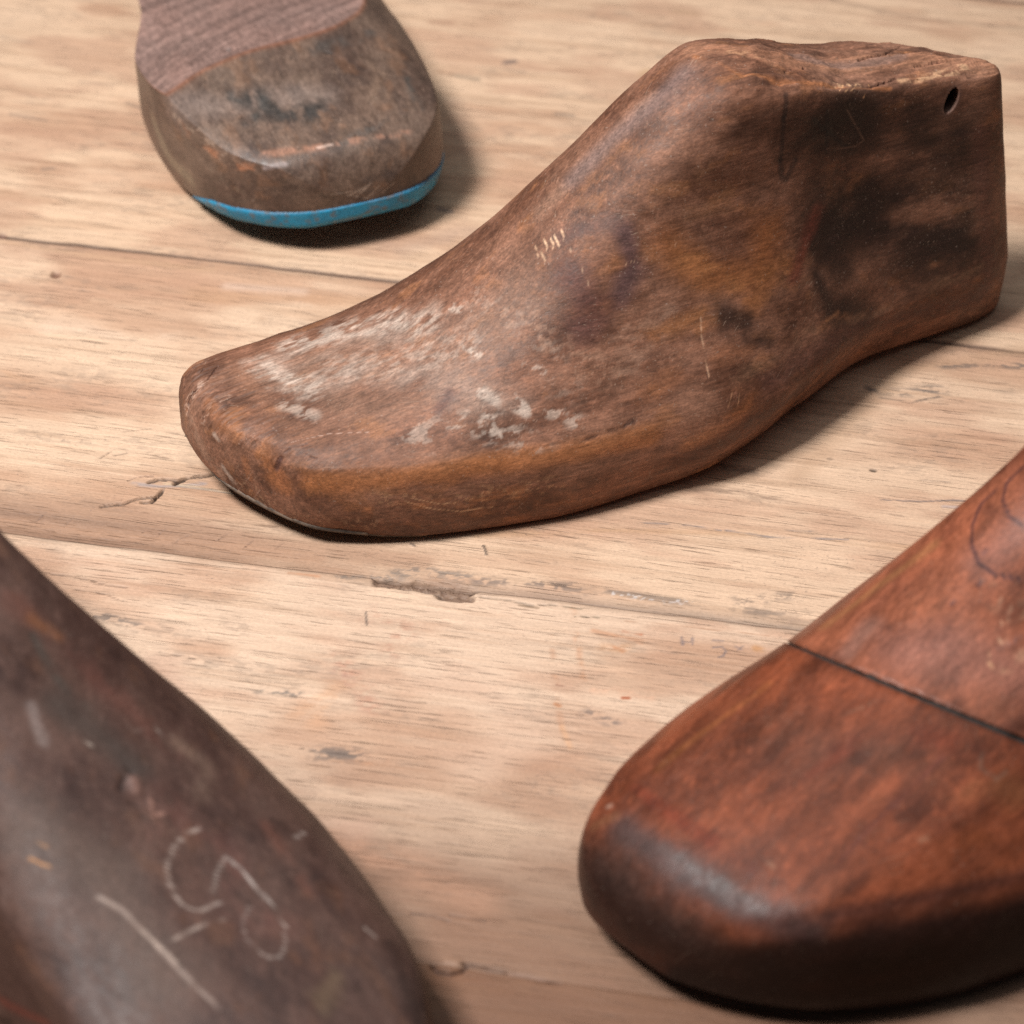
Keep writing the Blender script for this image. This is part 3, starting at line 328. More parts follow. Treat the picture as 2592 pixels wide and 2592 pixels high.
  [[0.05, 0.046, 0.042], 0.85, [[46.6, 36, 41.6], [38.6, 25, 41.6], [30.2, 33.8, 39.9]], 3.99, 0.9, 0.7, 7, -0.02, 3, 0.25, 0, 0, 2.5],
  [[0.08, 0.075, 0.07], 0.6, [[8.3, 7.3, 37.8], [13, -4, 38.7], [16.9, -13.3, 38.6]], 3.24, 0.9, 0.7, 7, 0, 3, 0.25, 0, 0, 2.5],
  [[0.055, 0.05, 0.045], 0.85, [[36.2, -26.3, 39.8], [20.7, -24.4, 38.2]], 4.04, 0.9, 0.7, 7, -0.05, 3, 0.25, 0, 0, 2.5],
  [[0.06, 0.053, 0.048], 0.7, [[58.6, 6.8, 45.4], [60.7, -9.8, 45.1], [65.9, -23.4, 43.5]], 4.85, 1, 0.7, 7, 0, 3, 0.25, 0, 0, 2.5],
  [[0.2, 0.13, 0.09], 0.6, [[53.5, -14.8, 43.3], [40.5, -18, 41.3], [26.5, -9, 40.5]], 4.05, 1, 0.7, 7, 0, 3, 0.25, 0, 0, 2.5],
  [[0.34, 0.15, 0.08], 0.75, [[45.7, 53.8, 33.7], [27.2, 48.3, 32.9], [18.2, 43.7, 31.4], [12.1, 38.2, 33.1]], 2.7, 0.9, 0.6, 6, -0.05, 2.5, 0.25, 0, 0, 2.5],
  [[0.34, 0.17, 0.11], 0.7, [[13.1, 33.9, 36.7], [9.9, 19.8, 37.5], [8.3, 5.4, 37.8], [8.5, -15.9, 36.5]], 2.33, 0.9, 0.6, 6, -0.1, 2.5, 0.25, 0, 0, 2.5],
  [[0.55, 0.4, 0.33], 0.7, [[9.1, 16.4, 37.5], [8.9, 11.6, 37.9]], 1.07, 0.9, 0.6, 4, None, 2.5, 0.25, 0, 0, 2.5],
  [[0.35, 0.3, 0.3], 0.5, [[9.5, 35.1, 34], [7.1, 28.4, 35.3]], 1.42, 0.9, 0.5, 4, None, 2.5, 0.25, 0, 0, 2.5],
  [[0.06, 0.045, 0.04], 0.6, [[0.4, 6.7, 25.5], [1.3, -10.8, 27.3], [3.9, -17.6, 28.3]], 3.61, 1, 0.6, 6, -0.05, 3, 0.25, 0, 0, 2.5],
  [[0.05, 0.04, 0.035], 0.6, [[1.2, 19.7, 24.3], [0.1, 1.2, 22.3]], 1.44, 1, 0.6, 6, 0, 2, 0.25, 0, 0, 2.5],
  [[0.24, 0.19, 0.13], 0.7, [[71, 57.2, 22.5], [55.9, 56.2, 15.4], [40.2, 53.3, 15.3]], 4.81, 1, 0.5, 8, None, 2.5, 0.25, 0, 0, 2.5],
  [[0.26, 0.21, 0.15], 0.5, [[27.3, 49.2, 25.7], [16.2, 43.3, 20.7]], 3.61, 1, 0.5, 8, 0.05, 2, 0.25, 0, 0, 2.5],
  [[0.45, 0.35, 0.28], 0.7, [[0.1, 9.5, 22.1], [0.2, 3, 24.3]], 0.29, 0.6, 0.3, 2, None, 2.5, 0.25, 0, 0, 2.5],
  [[0.45, 0.35, 0.28], 0.7, [[0, 7.5, 20.6], [0.3, 1, 25.2]], 0.25, 0.6, 0.3, 2, None, 2.5, 0.25, 0, 0, 2.5],
  [[0.45, 0.35, 0.28], 0.6, [[0, 3, 19.7], [0.2, -1.8, 23.5]], 0.25, 0.6, 0.3, 2, None, 2.5, 0.25, 0, 0, 2.5],
  [[0.45, 0.35, 0.28], 0.6, [[0.5, 15.2, 24], [0.1, 3.1, 23.1]], 0.23, 0.6, 0.3, 2, None, 2.5, 0.25, 0, 0, 2.5],
  [[0.45, 0.35, 0.28], 0.6, [[0.1, -2.5, 20.3], [0.5, -7.5, 23.3]], 0.23, 0.6, 0.3, 2, None, 2.5, 0.25, 0, 0, 2.5],
  [[0.04, 0.03, 0.025], 0.8, [[56.5, -2.7, 44.9], [54.9, -4.8, 44.5]], 1.11, 0.8, 0.4, 3, None, 2.5, 0.25, -0.6, 0, 2.5],
  [[0.13, 0.08, 0.06], 0.6, [[53.7, -5.2, 44.3], [52.2, -8.7, 43.8]], 2.22, 0.9, 0.5, 3, None, 2.5, 0.25, 0, 0, 2.5],
  [[0.45, 0.33, 0.25], 0.4, [[49.9, 54.3, 36.8], [22.7, 45.8, 34.6]], 4.7, 0.9, 0.6, 5, 0.15, 1.6, 0.1, 0, 0, 2.5]],
 'bl': {
  'L': 282,
  'K': [0, 0.09, 0.21, 0.33, 0.45, 0.54, 0.6, 0.66, 0.78, 0.9, 1],
  'et': 52,
  'pt': 2.5,
  'eh': 42,
  'ph': 2.2,
  'ett': 25,
  'ptt': 2.2,
  'ws': [33, 38, 43, 44, 41, 36, 33, 31, 30, 31, 30],
  'w1': [36, 41, 46, 47, 44, 41, 39, 38, 37, 37, 35],
  'w2': [34, 39, 44, 45, 42, 38, 36, 35, 35, 36, 34],
  'w3': [26, 33, 36, 34, 28, 20, 13, 12, 14, 15, 14],
  'h2': [18, 20, 22, 23, 24, 26, 27, 28, 30, 34, 36],
  'km': [0.3, 0.3, 0.3, 0.3, 0.3, 0.58, 0.62, 0.62, 0.6, 0.5, 0.45],
  'r2': [0.5, 0.5, 0.5, 0.5, 0.5, 0.5, 0.5, 0.5, 0.5, 0.5, 0.5],
  'zb': [9, 5, 1, 0, 1.5, 4, 5.5, 5.5, 4, 2, 1],
  'zt': [28.6328, 34.7834, 44.5106, 58.0602, 77.2726, 95.1041, 102.9656, 101.9319, 98.3995, 95.102, 90.7077],
  'h1': [8, 8, 9, 10, 12, 14, 16, 18, 20, 18, 16],
  'd3': [3, 4, 6, 8, 9, 8, 3, 1.5, 1, 1, 1],
  'r4': [0.45, 0.45, 0.5, 0.5, 0.5, 0.45, 0.3, 0.25, 0.22, 0.22, 0.22],
  'hlean': 12,
  'hz0': 30,
  'ehh': 5,
  'hr': 4,
  'yc': [1.4286, -0.6168, -2.5939, -1.8958, -0.6234, 0.7761, 3.3266, 3.4971, 2.5554, 1.2379, -0.1296],
  'an': [0.8082, 0.91, 1.015, 1.0659, 1.0492, 0.9894, 0.933, 0.9279, 0.9463, 0.9727, 1.0004],
  'af': [0.95, 0.97, 0.97, 0.97, 0.97, 0.97, 0.97, 1, 1, 1, 1],
  'th': 2.2239,
  'X': -29.6223,
  'Y': -260.4276,
  'yt': [0, 6, 12, 16, 15, 8, 2, 0, 0, 0, 0]},
 'bl_s': [
  [[0.115, 0.088, 0.076], 0.6, [[107.5, 22.2, 62], [90.1, 12.7, 54.7], [63.6, 16.1, 44]], 14.76, 1, 0.4, 22, None, 2.5, 0.25, 0, 0, 2.5],
  [[0.15, 0.06, 0.045], 0.35, [[150.5, -0.6, 90.8], [142.3, -5, 83.7]], 5.1, 1, 0.6, 10, -0.05, 5, 0.25, 0, 0, 2.5],
  [[0.22, 0.1, 0.05], 0.6, [[145.2, -3, 86.5], [140.8, -6.9, 81.9]], 2.56, 1, 0.6, 8, 0, 4, 0.25, 0, 0, 2.5],
  [[0.11, 0.05, 0.04], 0.6, [[136.3, -6.7, 78.6], [123.6, -14.4, 67.9], [110.2, -18.7, 59.6]], 5.39, 1, 0.5, 12, -0.1, 6, 0.25, 0, 0, 2.5],
  [[0.055, 0.05, 0.045], 0.8, [[142, -0.9, 84.6], [133.9, -1, 78.4], [124.2, -4.8, 71.1]], 2.8, 1, 0.6, 8, -0.1, 5, 0.25, 0, 0, 2.5],
  [[0.05, 0.042, 0.038], 0.75, [[127.5, 1.5, 74.4], [116.7, -4.6, 66.8], [108.8, -7.4, 61.9]], 6.98, 1, 0.5, 12, None, 2.5, 0.25, 0, 0, 2.5],
  [[0.17, 0.12, 0.095], 0.7, [[112.7, -20.6, 60.1], [104.9, -24.3, 55.1], [98.6, -18.6, 54.3]], 4.36, 1, 0.5, 10, -0.05, 5, 0.25, 0, 0, 2.5],
  [[0.15, 0.07, 0.058], 0.5, [[97.2, -6.4, 56.3], [85.8, -12.9, 50.2], [66.9, -15.1, 43.4]], 11.3, 1, 0.5, 16, -0.05, 8, 0.25, 0, 0, 2.5],
  [[0.05, 0.032, 0.028], 0.6, [[74.9, -26.7, 43.4], [57.7, -30, 37.8], [38, -31.2, 32.4]], 5.02, 1, 0.5, 10, 0, 5, 0.25, 0, 0, 2.5],
  [[0.13, 0.06, 0.045], 0.6, [[87.1, -28.9, 46.6], [68, -28.2, 41.1]], 3.31, 1, 0.6, 8, 0, 4, 0.25, 0, 0, 2.5],
  [[0.12, 0.085, 0.055], 0.6, [[46.5, -22, 36.5], [40.5, -11.9, 36.4]], 4.92, 1, 0.6, 8, 0, 4, 0.25, 0, 0, 2.5],
  [[0.03, 0.02, 0.018], 0.7, [[38.6, -34.6, 31.2], [27.6, -31.2, 28.9]], 4.96, 1, 0.5, 10, None, 2.5, 0.25, 0, 0, 2.5],  # shade painted along the right edge where the side turns away
  [[0.06, 0.055, 0.06], 0.5, [[75.4, 28.2, 45.6], [62.9, 25, 42.1]], 4.85, 1, 0.6, 10, 0, 5, 0.25, 0, 0, 2.5],
  [[0.22, 0.2, 0.2], 0.1, [[108.5, 29.6, 58.8], [100.5, 34.4, 50.9], [95.6, 36.6, 45.6]], 3.7, 1, 0.5, 8, -0.05, 4, 0.25, 0, 0, 2.5],
  [[0.12, 0.035, 0.025], 0.75, [[97, 41.4, 24.2], [85.5, 40.1, 28.6], [77.3, 38.7, 32.3]], 1.98, 1, 0.5, 8, None, 2.5, 0.25, 0, 0, 2.5],
  [[0.02, 0.012, 0.01], 0.9, [[96.6, 42.6, 17.5], [91.8, 42, 20.5]], 3.77, 1, 0.5, 8, None, 2.5, 0.25, 0, 0, 2.5],  # shade of the left wall painted near black
  [[0.32, 0.3, 0.3], 0.35, [[129.2, 7.7, 76.4], [121.4, 10, 71.5]], 2.26, 1, 0.6, 6, 0, 3, 0.25, 0, 0, 2.5],
  [[0.5, 0.46, 0.43], 0.52, [[91.3, -12.9, 52.5], [90.7, -8.4, 53.1], [89.2, -4.6, 53], [86.3, -1.4, 52.3], [83.8, 0.5, 51.4], [80.2, 1.2, 50.1], [77.1, 1.5, 48.9], [74.6, 0.3, 47.9], [73.3, -1.8, 47.3], [72.9, -4.6, 46.8], [73.2, -7, 46.7]], 0.47, 1, 0.3, 2, -0.42, 1, 0.25, 0, 0, 2.5],
  [[0.5, 0.46, 0.43], 0.44, [[75.8, -6.7, 47.6], [78.2, -8.9, 48.1], [79.8, -10.3, 48.5], [82.6, -14.7, 48.7]], 0.43, 1, 0.3, 2, -0.42, 1, 0.25, 0, 0, 2.5],
  [[0.55, 0.52, 0.5], 0.64, [[82.9, -15, 48.8], [79.3, -16.2, 47.3], [73.6, -16.9, 45.2], [68, -17.6, 43.3]], 0.53, 1, 0.3, 2, -0.42, 1, 0.25, 0, 0, 2.5],
  [[0.5, 0.46, 0.43], 0.5, [[68, -17.6, 43.3], [64.7, -17.5, 42.3], [61.2, -17.3, 41.3]], 0.4, 1, 0.3, 2, -0.42, 1, 0.25, 0, 0, 2.5],
  [[0.45, 0.42, 0.4], 0.45, [[59.9, -15.8, 41.2], [57.7, -14.9, 40.7], [56, -12.7, 40.5], [55.5, -11.4, 40.5], [56.3, -9.2, 41], [57.6, -8.5, 41.5]], 0.4, 1, 0.3, 2, -0.42, 1, 0.25, 0, 0, 2.5],
  [[0.45, 0.4, 0.38], 0.4, [[57.6, -8.5, 41.5], [60.1, -7.8, 42.3], [62.7, -7.5, 43.2], [64.9, -8, 43.8], [67, -9.5, 44.2], [68.6, -11.3, 44.5], [69.6, -13, 44.6]], 0.4, 1, 0.3, 2, -0.42, 1, 0.25, 0, 0, 2.5],
  [[0.38, 0.33, 0.3], 0.55, [[86.8, 17.2, 52.9], [81.7, 14.2, 51], [73.9, 12.3, 48], [66.8, 11.1, 45.5], [58.1, 9.6, 42.6], [51, 7.8, 40.5]], 1.1, 1, 0.3, 3, -0.3, 2, 0.25, 0, 0, 2.5],
  [[0.42, 0.37, 0.33], 0.6, [[75.2, 12.8, 48.5], [65.4, 10.3, 45]], 0.86, 1, 0.3, 3, None, 2.5, 0.25, 0, 0, 2.5],
  [[0.42, 0.38, 0.35], 0.55, [[69.7, 8.3, 46.6], [70.2, 4.9, 46.6], [70, 1.8, 46.4], [69.3, -5.8, 45.5]], 0.39, 1, 0.3, 2, -0.42, 1, 0.25, 0, 0, 2.5],
  [[0.45, 0.42, 0.4], 0.5, [[82, -33.5, 43.3], [83.6, -37.5, 41.6]], 0.64, 1, 0.4, 2, None, 2.5, 0.25, 0, 0, 2.5],
  [[0.35, 0.32, 0.3], 0.4, [[117.4, -11.8, 65.4], [117.5, -17.7, 63.5], [114.4, -18.6, 61.6]], 0.38, 1, 0.4, 2, None, 2.5, 0.25, 0, 0, 2.5],
  [[0.45, 0.42, 0.4], 0.5, [[54.4, -34.4, 35.7], [51.3, -35.4, 34.5]], 0.5, 1, 0.4, 2, None, 2.5, 0.25, 0, 0, 2.5],
  [[0.45, 0.42, 0.38], 0.6, [[117.8, 0.5, 68.4], [117.2, -0.2, 67.9]], 0.51, 0.9, 0.4, 2, None, 2.5, 0.25, 0, 0, 2.5],
  [[0.5, 0.26, 0.1], 0.8, [[102.5, 25.9, 58.1], [98.4, 23.2, 57.1]], 0.39, 0.6, 0.3, 2, None, 2.5, 0.25, 0, 0, 2.5],
  [[0.45, 0.25, 0.12], 0.6, [[103.7, 22.5, 59.9], [101.7, 21.1, 59.3]], 0.43, 0.7, 0.3, 2, None, 2.5, 0.25, 0, 0, 2.5],
  [[0.04, 0.03, 0.03], 0.5, [[102.8, 22.9, 59.4], [100, 22.8, 58]], 1.73, 1, 0.5, 4, None, 2.5, 0.25, 0, 0, 2.5],
  [[0.1, 0.06, 0.052], 0.5, [[106.2, -3.9, 61.2], [103.1, -4.4, 59.5], [98.6, -6.6, 56.9]], 3.28, 0.7, 0.3, 6, None, 2.5, 0.25, -0.5, 0, 2.5],
  [[0.02, 0.014, 0.014], 0.9, [[105.7, -0.8, 61.4], [107.4, -2.6, 62], [108.6, -5.6, 62.1]], 0.51, 0.7, 0.3, 2, None, 2.5, 0.25, -1, 0, 2.5],
  [[0.03, 0.02, 0.018], 0.8, [[105.7, -0.8, 61.4], [102.8, -0.9, 59.9], [100.2, -2.7, 58.3], [97, -1.7, 56.9]], 0.38, 0.8, 0.3, 2, None, 2.5, 0.25, -0.7, 0, 2.5],
  [[0.21, 0.13, 0.11], 0.7, [[106.5, -5.1, 61.1], [104.2, -4.5, 60.1]], 1.89, 0.9, 0.3, 4, None, 2.5, 0.25, 0.9, 0, 2.5],
  [[0.28, 0.17, 0.14], 0.8, [[102.7, -6.7, 58.9], [100.2, -5.9, 57.8], [97, -4.4, 56.5], [98, -8.3, 56.3]], 0.44, 0.8, 0.3, 2, None, 2.5, 0.25, 0.5, 0, 2.5],
  [[0.03, 0.02, 0.018], 0.4, [[93.5, 26.6, 53.6], [80.3, 24, 48.9], [66.3, 20, 44.4]], 0.37, 1, 0.4, 3, 0, 2, 0.25, 0, 0, 2.5]],
 'br': {
  'L': 282,
  'K': [0, 0.09, 0.21, 0.33, 0.45, 0.54, 0.6, 0.66, 0.78, 0.9, 1],
  'et': 40.8518,
  'pt': 2.5,
  'eh': 42,
  'ph': 2.2,
  'ett': 18,
  'ptt': 2.2,
  'ws': [33, 38, 43, 44, 41, 36, 33, 31, 30, 31, 30],
  'w1': [36, 41, 46, 47, 44, 41, 39, 38, 37, 37, 35],
  'w2': [34, 39, 44, 45, 42, 38, 36, 35, 35, 36, 34],
  'w3': [24, 28, 27, 23, 18, 15, 13, 12, 14, 15, 14],
  'h2': [26, 27, 28, 28, 28, 28, 27, 28, 30, 34, 36],
  'km': [0.4, 0.4, 0.4, 0.42, 0.5, 0.58, 0.62, 0.62, 0.6, 0.5, 0.45],
  'r2': [0.5, 0.5, 0.5, 0.5, 0.5, 0.5, 0.5, 0.5, 0.5, 0.5, 0.5],
  'zb': [9, 5, 1, 0, 1.5, 4, 5.5, 5.5, 4, 2, 1],
  'zt': [31.8679, 40.4581, 50.8833, 62.0774, 76.0639, 91.0233, 100.3311, 100.9718, 96.8234, 92.7811, 87.7736],
  'h1': [8, 8, 9, 10, 12, 14, 16, 18, 20, 18, 16],
  'd3': [2, 2.5, 4, 6, 8, 8, 3, 1.5, 1, 1, 1],
  'r4': [0.45, 0.45, 0.5, 0.5, 0.5, 0.45, 0.3, 0.25, 0.22, 0.22, 0.22],
  'hlean': 12,
  'hz0': 30,
  'ehh': 5,
  'hr': 4,
  'yc': [5.7172, -1.8111, -3.6028, -4.5971, -1.2826, -2.8105, -3.6815, -3.08, -1.9703, -0.8026, 0.3191],
  'an': [0.9336, 1.0587, 1.2941, 1.4457, 1.3967, 1.2784, 1.1613, 1.0726, 1.0141, 0.9763, 0.9468],
  'af': [1.0337, 0.998, 1.0157, 0.9995, 0.9853, 0.9836, 0.9859, 0.9905, 0.9954, 0.9997, 1.0035],
  'th': 0.7598,
  'X': 31.3982,
  'Y': -184.7253},
 'br_s': [
  [[0.2, 0.085, 0.06], 0.8, [[89.4, -3, 59.2], [96.9, -13.5, 61.5], [105.1, -29.8, 59.9]], 16, 1, 0.4, 22, None, 2.5, 0.25, 0, 0, 2.5],
  [[0.19, 0.08, 0.055], 0.7, [[119.8, -2.5, 70.7], [131.9, -6.1, 76.4]], 9.51, 1, 0.4, 15, None, 2.5, 0.25, 0, 0, 2.5],
  [[0.27, 0.12, 0.05], 0.6, [[89.8, 21.4, 51.6], [105, 18.7, 56.9], [120.2, 13, 66.1]], 3.58, 1, 0.5, 12, -0.05, 6, 0.25, 0, 0, 2.5],
  [[0.2, 0.1, 0.075], 0.6, [[92.1, 9.5, 58], [82.6, 8.2, 55.6]], 4.74, 1, 0.5, 10, -0.05, 5, 0.25, 0, 0, 2.5],
  [[0.085, 0.04, 0.028], 0.65, [[57, 11.5, 48], [56, -6.8, 48.9], [67.2, -22.4, 51.1]], 13.17, 1, 0.5, 20, -0.05, 9, 0.25, 0, 0, 2.5],
  [[0.22, 0.1, 0.05], 0.5, [[70.9, -36.5, 49.3], [78.9, -43.4, 48.7], [83.3, -48.9, 46.1]], 7.78, 1, 0.5, 15, 0, 7, 0.25, 0, 0, 2.5],
  [[0.24, 0.1, 0.035], 0.45, [[29.9, 24.1, 38.9], [45.1, 22.3, 42.9], [65.2, 19.3, 48.4]], 2.15, 1, 0.5, 10, -0.1, 5, 0.25, 0, 0, 6],
  [[0.13, 0.05, 0.033], 0.6, [[28.2, 18.7, 39.3], [47.1, 15.1, 44.8], [66.8, 11.7, 50.7]], 1.87, 1, 0.5, 10, -0.05, 5, 0.25, 0, 0, 6],
  [[0.17, 0.035, 0.018], 0.6, [[22.3, 24.1, 36.7], [21.5, 5.1, 38.4], [22.6, -15.1, 38.3]], 3.39, 1, 0.5, 10, -0.1, 5, 0.25, 0, 0, 2.5],
  [[0.16, 0.035, 0.018], 0.5, [[45.5, -7.5, 45.8], [68.3, -13.2, 52.3], [78.9, -29.6, 53.2]], 5.24, 1, 0.5, 12, 0, 6, 0.25, 0, 0, 2.5],
  [[0.15, 0.048, 0.02], 0.6, [[46.8, -41.2, 40.7], [61.1, -45.5, 42.7], [78.5, -53.4, 41.6]], 4.37, 1, 0.5, 12, -0.05, 6, 0.25, 0, 0, 2.5],
  [[0.14, 0.05, 0.04], 0.65, [[33, -29.8, 40], [48.7, -29.2, 44.7], [74.1, -30.2, 51.8]], 1.29, 1, 0.5, 8, -0.1, 4, 0.25, 0, 0, 2.5],
  [[0.07, 0.03, 0.028], 0.5, [[44.1, -28.1, 43.5], [45.6, -35.4, 42.5]], 0.51, 1, 0.5, 8, None, 2.5, 0.25, 0, 0, 2.5],
  [[0.07, 0.042, 0.042], 0.9, [[12.2, 17.7, 33.6], [12.8, -1.6, 35], [14.6, -19.3, 34.4], [21.5, -35.5, 32.9]], 7.97, 0.9, 0.35, 12, None, 2.5, 0.25, 0, 0, 2.5],
  [[0.08, 0.07, 0.07], 0.3, [[13.8, 6.5, 35.5], [15.3, -9.9, 35.9], [17.6, -23.4, 35.4]], 2.83, 1, 0.4, 12, None, 2.5, 0.25, 0, 0, 2.5],
  [[0.045, 0.028, 0.024], 0.92, [[3.9, 18.5, 25.7], [2.1, 0.1, 24.4], [5.9, -17.8, 23], [13.3, -30.4, 17.7]], 17.46, 1, 0.35, 12, None, 2.5, 0.25, 0, 0, 2.5],
  [[0.02, 0.012, 0.011], 0.94, [[15.7, -32.9, 23.9], [26.9, -43.3, 25.6], [44, -53.5, 26.3], [68.2, -64.2, 23.7]], 15.35, 0.7, 0.35, 12, None, 2.5, 0.25, 0, 0, 2.5],  # stained toe side, this and the next two rows also paint its shade
  [[0.02, 0.012, 0.011], 0.94, [[3.8, -13.4, 10.9], [18, -35.5, 10.7], [38.6, -51.7, 11.3], [68.6, -65.7, 12.8]], 9.08, 0.6, 0.3, 12, None, 2.5, 0.25, 0, 0, 2.5],
  [[0.02, 0.012, 0.011], 0.94, [[4.1, -13.7, 9.3], [18.5, -35.3, 8.7], [39.7, -51.2, 6.5], [69.1, -65, 6]], 9.12, 0.6, 0.25, 12, None, 2.5, 0.25, 0, 0, 2.5],
  [[0.06, 0.025, 0.02], 0.8, [[26.1, -36.1, 35.6], [42.3, -45.5, 36.2], [61, -55, 35.2], [72, -59.7, 34.2]], 3.32, 1, 0.4, 10, None, 2.5, 0.25, 0, 0, 2.5],
  [[0.18, 0.09, 0.05], 0.6, [[10.4, 26.9, 29.7], [14.1, 23.2, 33.7]], 2.38, 1, 0.5, 6, None, 2.5, 0.25, 0, 0, 2.5],
  [[0.5, 0.38, 0.32], 0.7, [[15.5, 27.2, 33.1], [15.9, 26.6, 33.6]], 1.06, 1, 0.5, 3, None, 2.5, 0.25, 0, 0, 2.5],
  [[0.035, 0.017, 0.02], 0.9, [[138.3, 8, 77.5], [134.2, 9.2, 74.7], [127.9, 6.8, 72.8], [122.5, 2.6, 71.5], [119, -2.9, 70.4], [119.3, -8.2, 70.1], [122.7, -14.4, 70.1]], 0.82, 0.9, 0.3, 3, None, 2.5, 0.25, 0, 0, 2.5],
  [[0.035, 0.017, 0.02], 0.9, [[145.7, 5.6, 82.9], [140.7, 6.7, 79.6], [135.9, 4.1, 78], [132.8, -0.7, 77.1], [132.9, -5.1, 77.1]], 0.75, 0.9, 0.3, 3, None, 2.5, 0.25, 0, 0, 2.5],
  [[0.05, 0.025, 0.025], 0.9, [[114.5, -6.3, 68.4], [115.4, -6.6, 68.7]], 0.74, 0.6, 0.5, 2, None, 2.5, 0.25, -0.4, 0, 2.5],
  [[0.06, 0.03, 0.03], 0.8, [[106.4, -4.3, 65.3], [107.5, -4.6, 65.8]], 0.61, 0.7, 0.5, 2, None, 2.5, 0.25, -0.2, 0, 2.5],
  [[0.09, 0.05, 0.055], 0.6, [[121.7, -1.6, 71.6], [122.8, -1.8, 72.1]], 0.82, 1, 0.4, 3, None, 2.5, 0.25, 0, 0, 2.5],
  [[0.48, 0.27, 0.17], 0.85, [[112.6, -18.4, 65.5], [109.3, -17.3, 64.8], [106.6, -18.4, 63.7], [106.9, -21.3, 63.1], [110, -22.3, 63.6]], 0.47, 1, 0.5, 2, -0.1, 1.5, 0.25, 0, 0, 2.5],
  [[0.48, 0.27, 0.15], 0.85, [[103, -20.3, 62.2], [100.4, -22, 61.1], [99.7, -25.2, 60.1], [103, -27.9, 60.1], [106.9, -27.1, 61.2]], 0.46, 1, 0.5, 2, -0.1, 1.5, 0.25, 0, 0, 2.5],
  [[0.11, 0.08, 0.08], 0.5, [[105, -21.4, 62.5], [107.9, -22.6, 63], [111.5, -23.1, 63.7]], 0.53, 1, 0.5, 2, None, 2.5, 0.25, 0, 0, 2.5],
  [[0.42, 0.24, 0.15], 0.4, [[115.6, -11.7, 68.1], [115.2, -20.7, 65.5], [107.1, -28, 60.9]], 4.82, 1, 0.5, 5, 0.1, 1.8, 0.1, 0, 0, 2.5],
  [[0.3, 0.2, 0.15], 0.5, [[67, -3.8, 52.2], [73.1, -6.8, 54.1], [75.2, -7.7, 54.7]], 0.4, 1, 0.4, 2, None, 2.5, 0.25, 0, 0, 2.5],
  [[0.13, 0.11, 0.09], 0.5, [[82.1, -36.2, 52.3], [78.7, -38.3, 50.8], [80, -42.7, 49.2], [83.4, -43.1, 49.8]], 0.65, 1, 0.6, 3, None, 2.5, 0.25, 0, 0, 2.5],
  [[0.42, 0.26, 0.18], 0.5, [[54.9, -39.8, 43.8], [56.6, -40.6, 43.9]], 1.03, 1, 0.6, 3, None, 2.5, 0.25, 0, 0, 2.5],
  [[0.42, 0.26, 0.18], 0.4, [[26.1, -17, 39.4], [26.2, -18.6, 39.3]], 1.15, 1, 0.6, 3, None, 2.5, 0.25, 0, 0, 2.5]],
 'cut_up': [0.16, 0.03, 0.9866],
 'hole': [246.5, -13.2, 86.4],
 'blue_cut': [[74.4, 57, 36.7], [66.5, 21.9, 46], [85.1, -27.3, 44.8]],
 'blue_nail': [73.4, 27.7, 46.9],
 'blue_band': [[41.5, 52.9, 10.4], [14.5, -28.8, 14.9], [4.3, 26.9, 12.1], [3.4, 26.8, 18.9]],
 'br_cut': [[82.6, 27.1, 45.8], [80.9, -10.6, 56.4], [92, -40.6, 52.8]],
 'plate_end': [[67.8, -48.5, 3.2], [4.6, -4.5, 9.8]]}
# ---------- camera (mm) ----------
PITCH=math.radians(40.0); DIST=800.0; FOV=math.radians(22.0)
CAM=np.array([0,-DIST*math.cos(PITCH),DIST*math.sin(PITCH)])
FW=np.array([0,math.cos(PITCH),-math.sin(PITCH)]); UP=np.array([0,math.sin(PITCH),math.cos(PITCH)]); RT=np.array([1.,0,0])
FPX=966/math.tan(FOV/2)
def project(P):
    d=P-CAM; z=d@FW
    return np.stack([966+FPX*(d@RT)/z, 966-FPX*(d@UP)/z],-1)
def ground(u,v,z=0.0):
    r=FW*FPX+RT*(u-966)+UP*(966-v); t=(z-CAM[2])/r[2]
    return CAM+r*t
def pchip(xk,yk,x):
    xk=np.asarray(xk,float); yk=np.asarray(yk,float); x=np.clip(x,xk[0],xk[-1])
    h=np.diff(xk); d=np.diff(yk)/h; m=np.zeros(len(xk))
    for i in range(1,len(xk)-1):
        if d[i-1]*d[i]>0:
            w1=2*h[i]+h[i-1]; w2=h[i]+2*h[i-1]; m[i]=(w1+w2)/(w1/d[i-1]+w2/d[i])
    m[0]=d[0]; m[-1]=d[-1]
    i=np.clip(np.searchsorted(xk,x)-1,0,len(h)-1); t=(x-xk[i])/h[i]
    return ((2*t**3-3*t**2+1)*yk[i]+(t**3-2*t**2+t)*h[i]*m[i]+(-2*t**3+3*t**2)*yk[i+1]+(t**3-t**2)*h[i]*m[i+1])
def cap(x,e,p):
    t=np.clip(x/e,0,1); return (1-(1-t)**p)**(1/p)
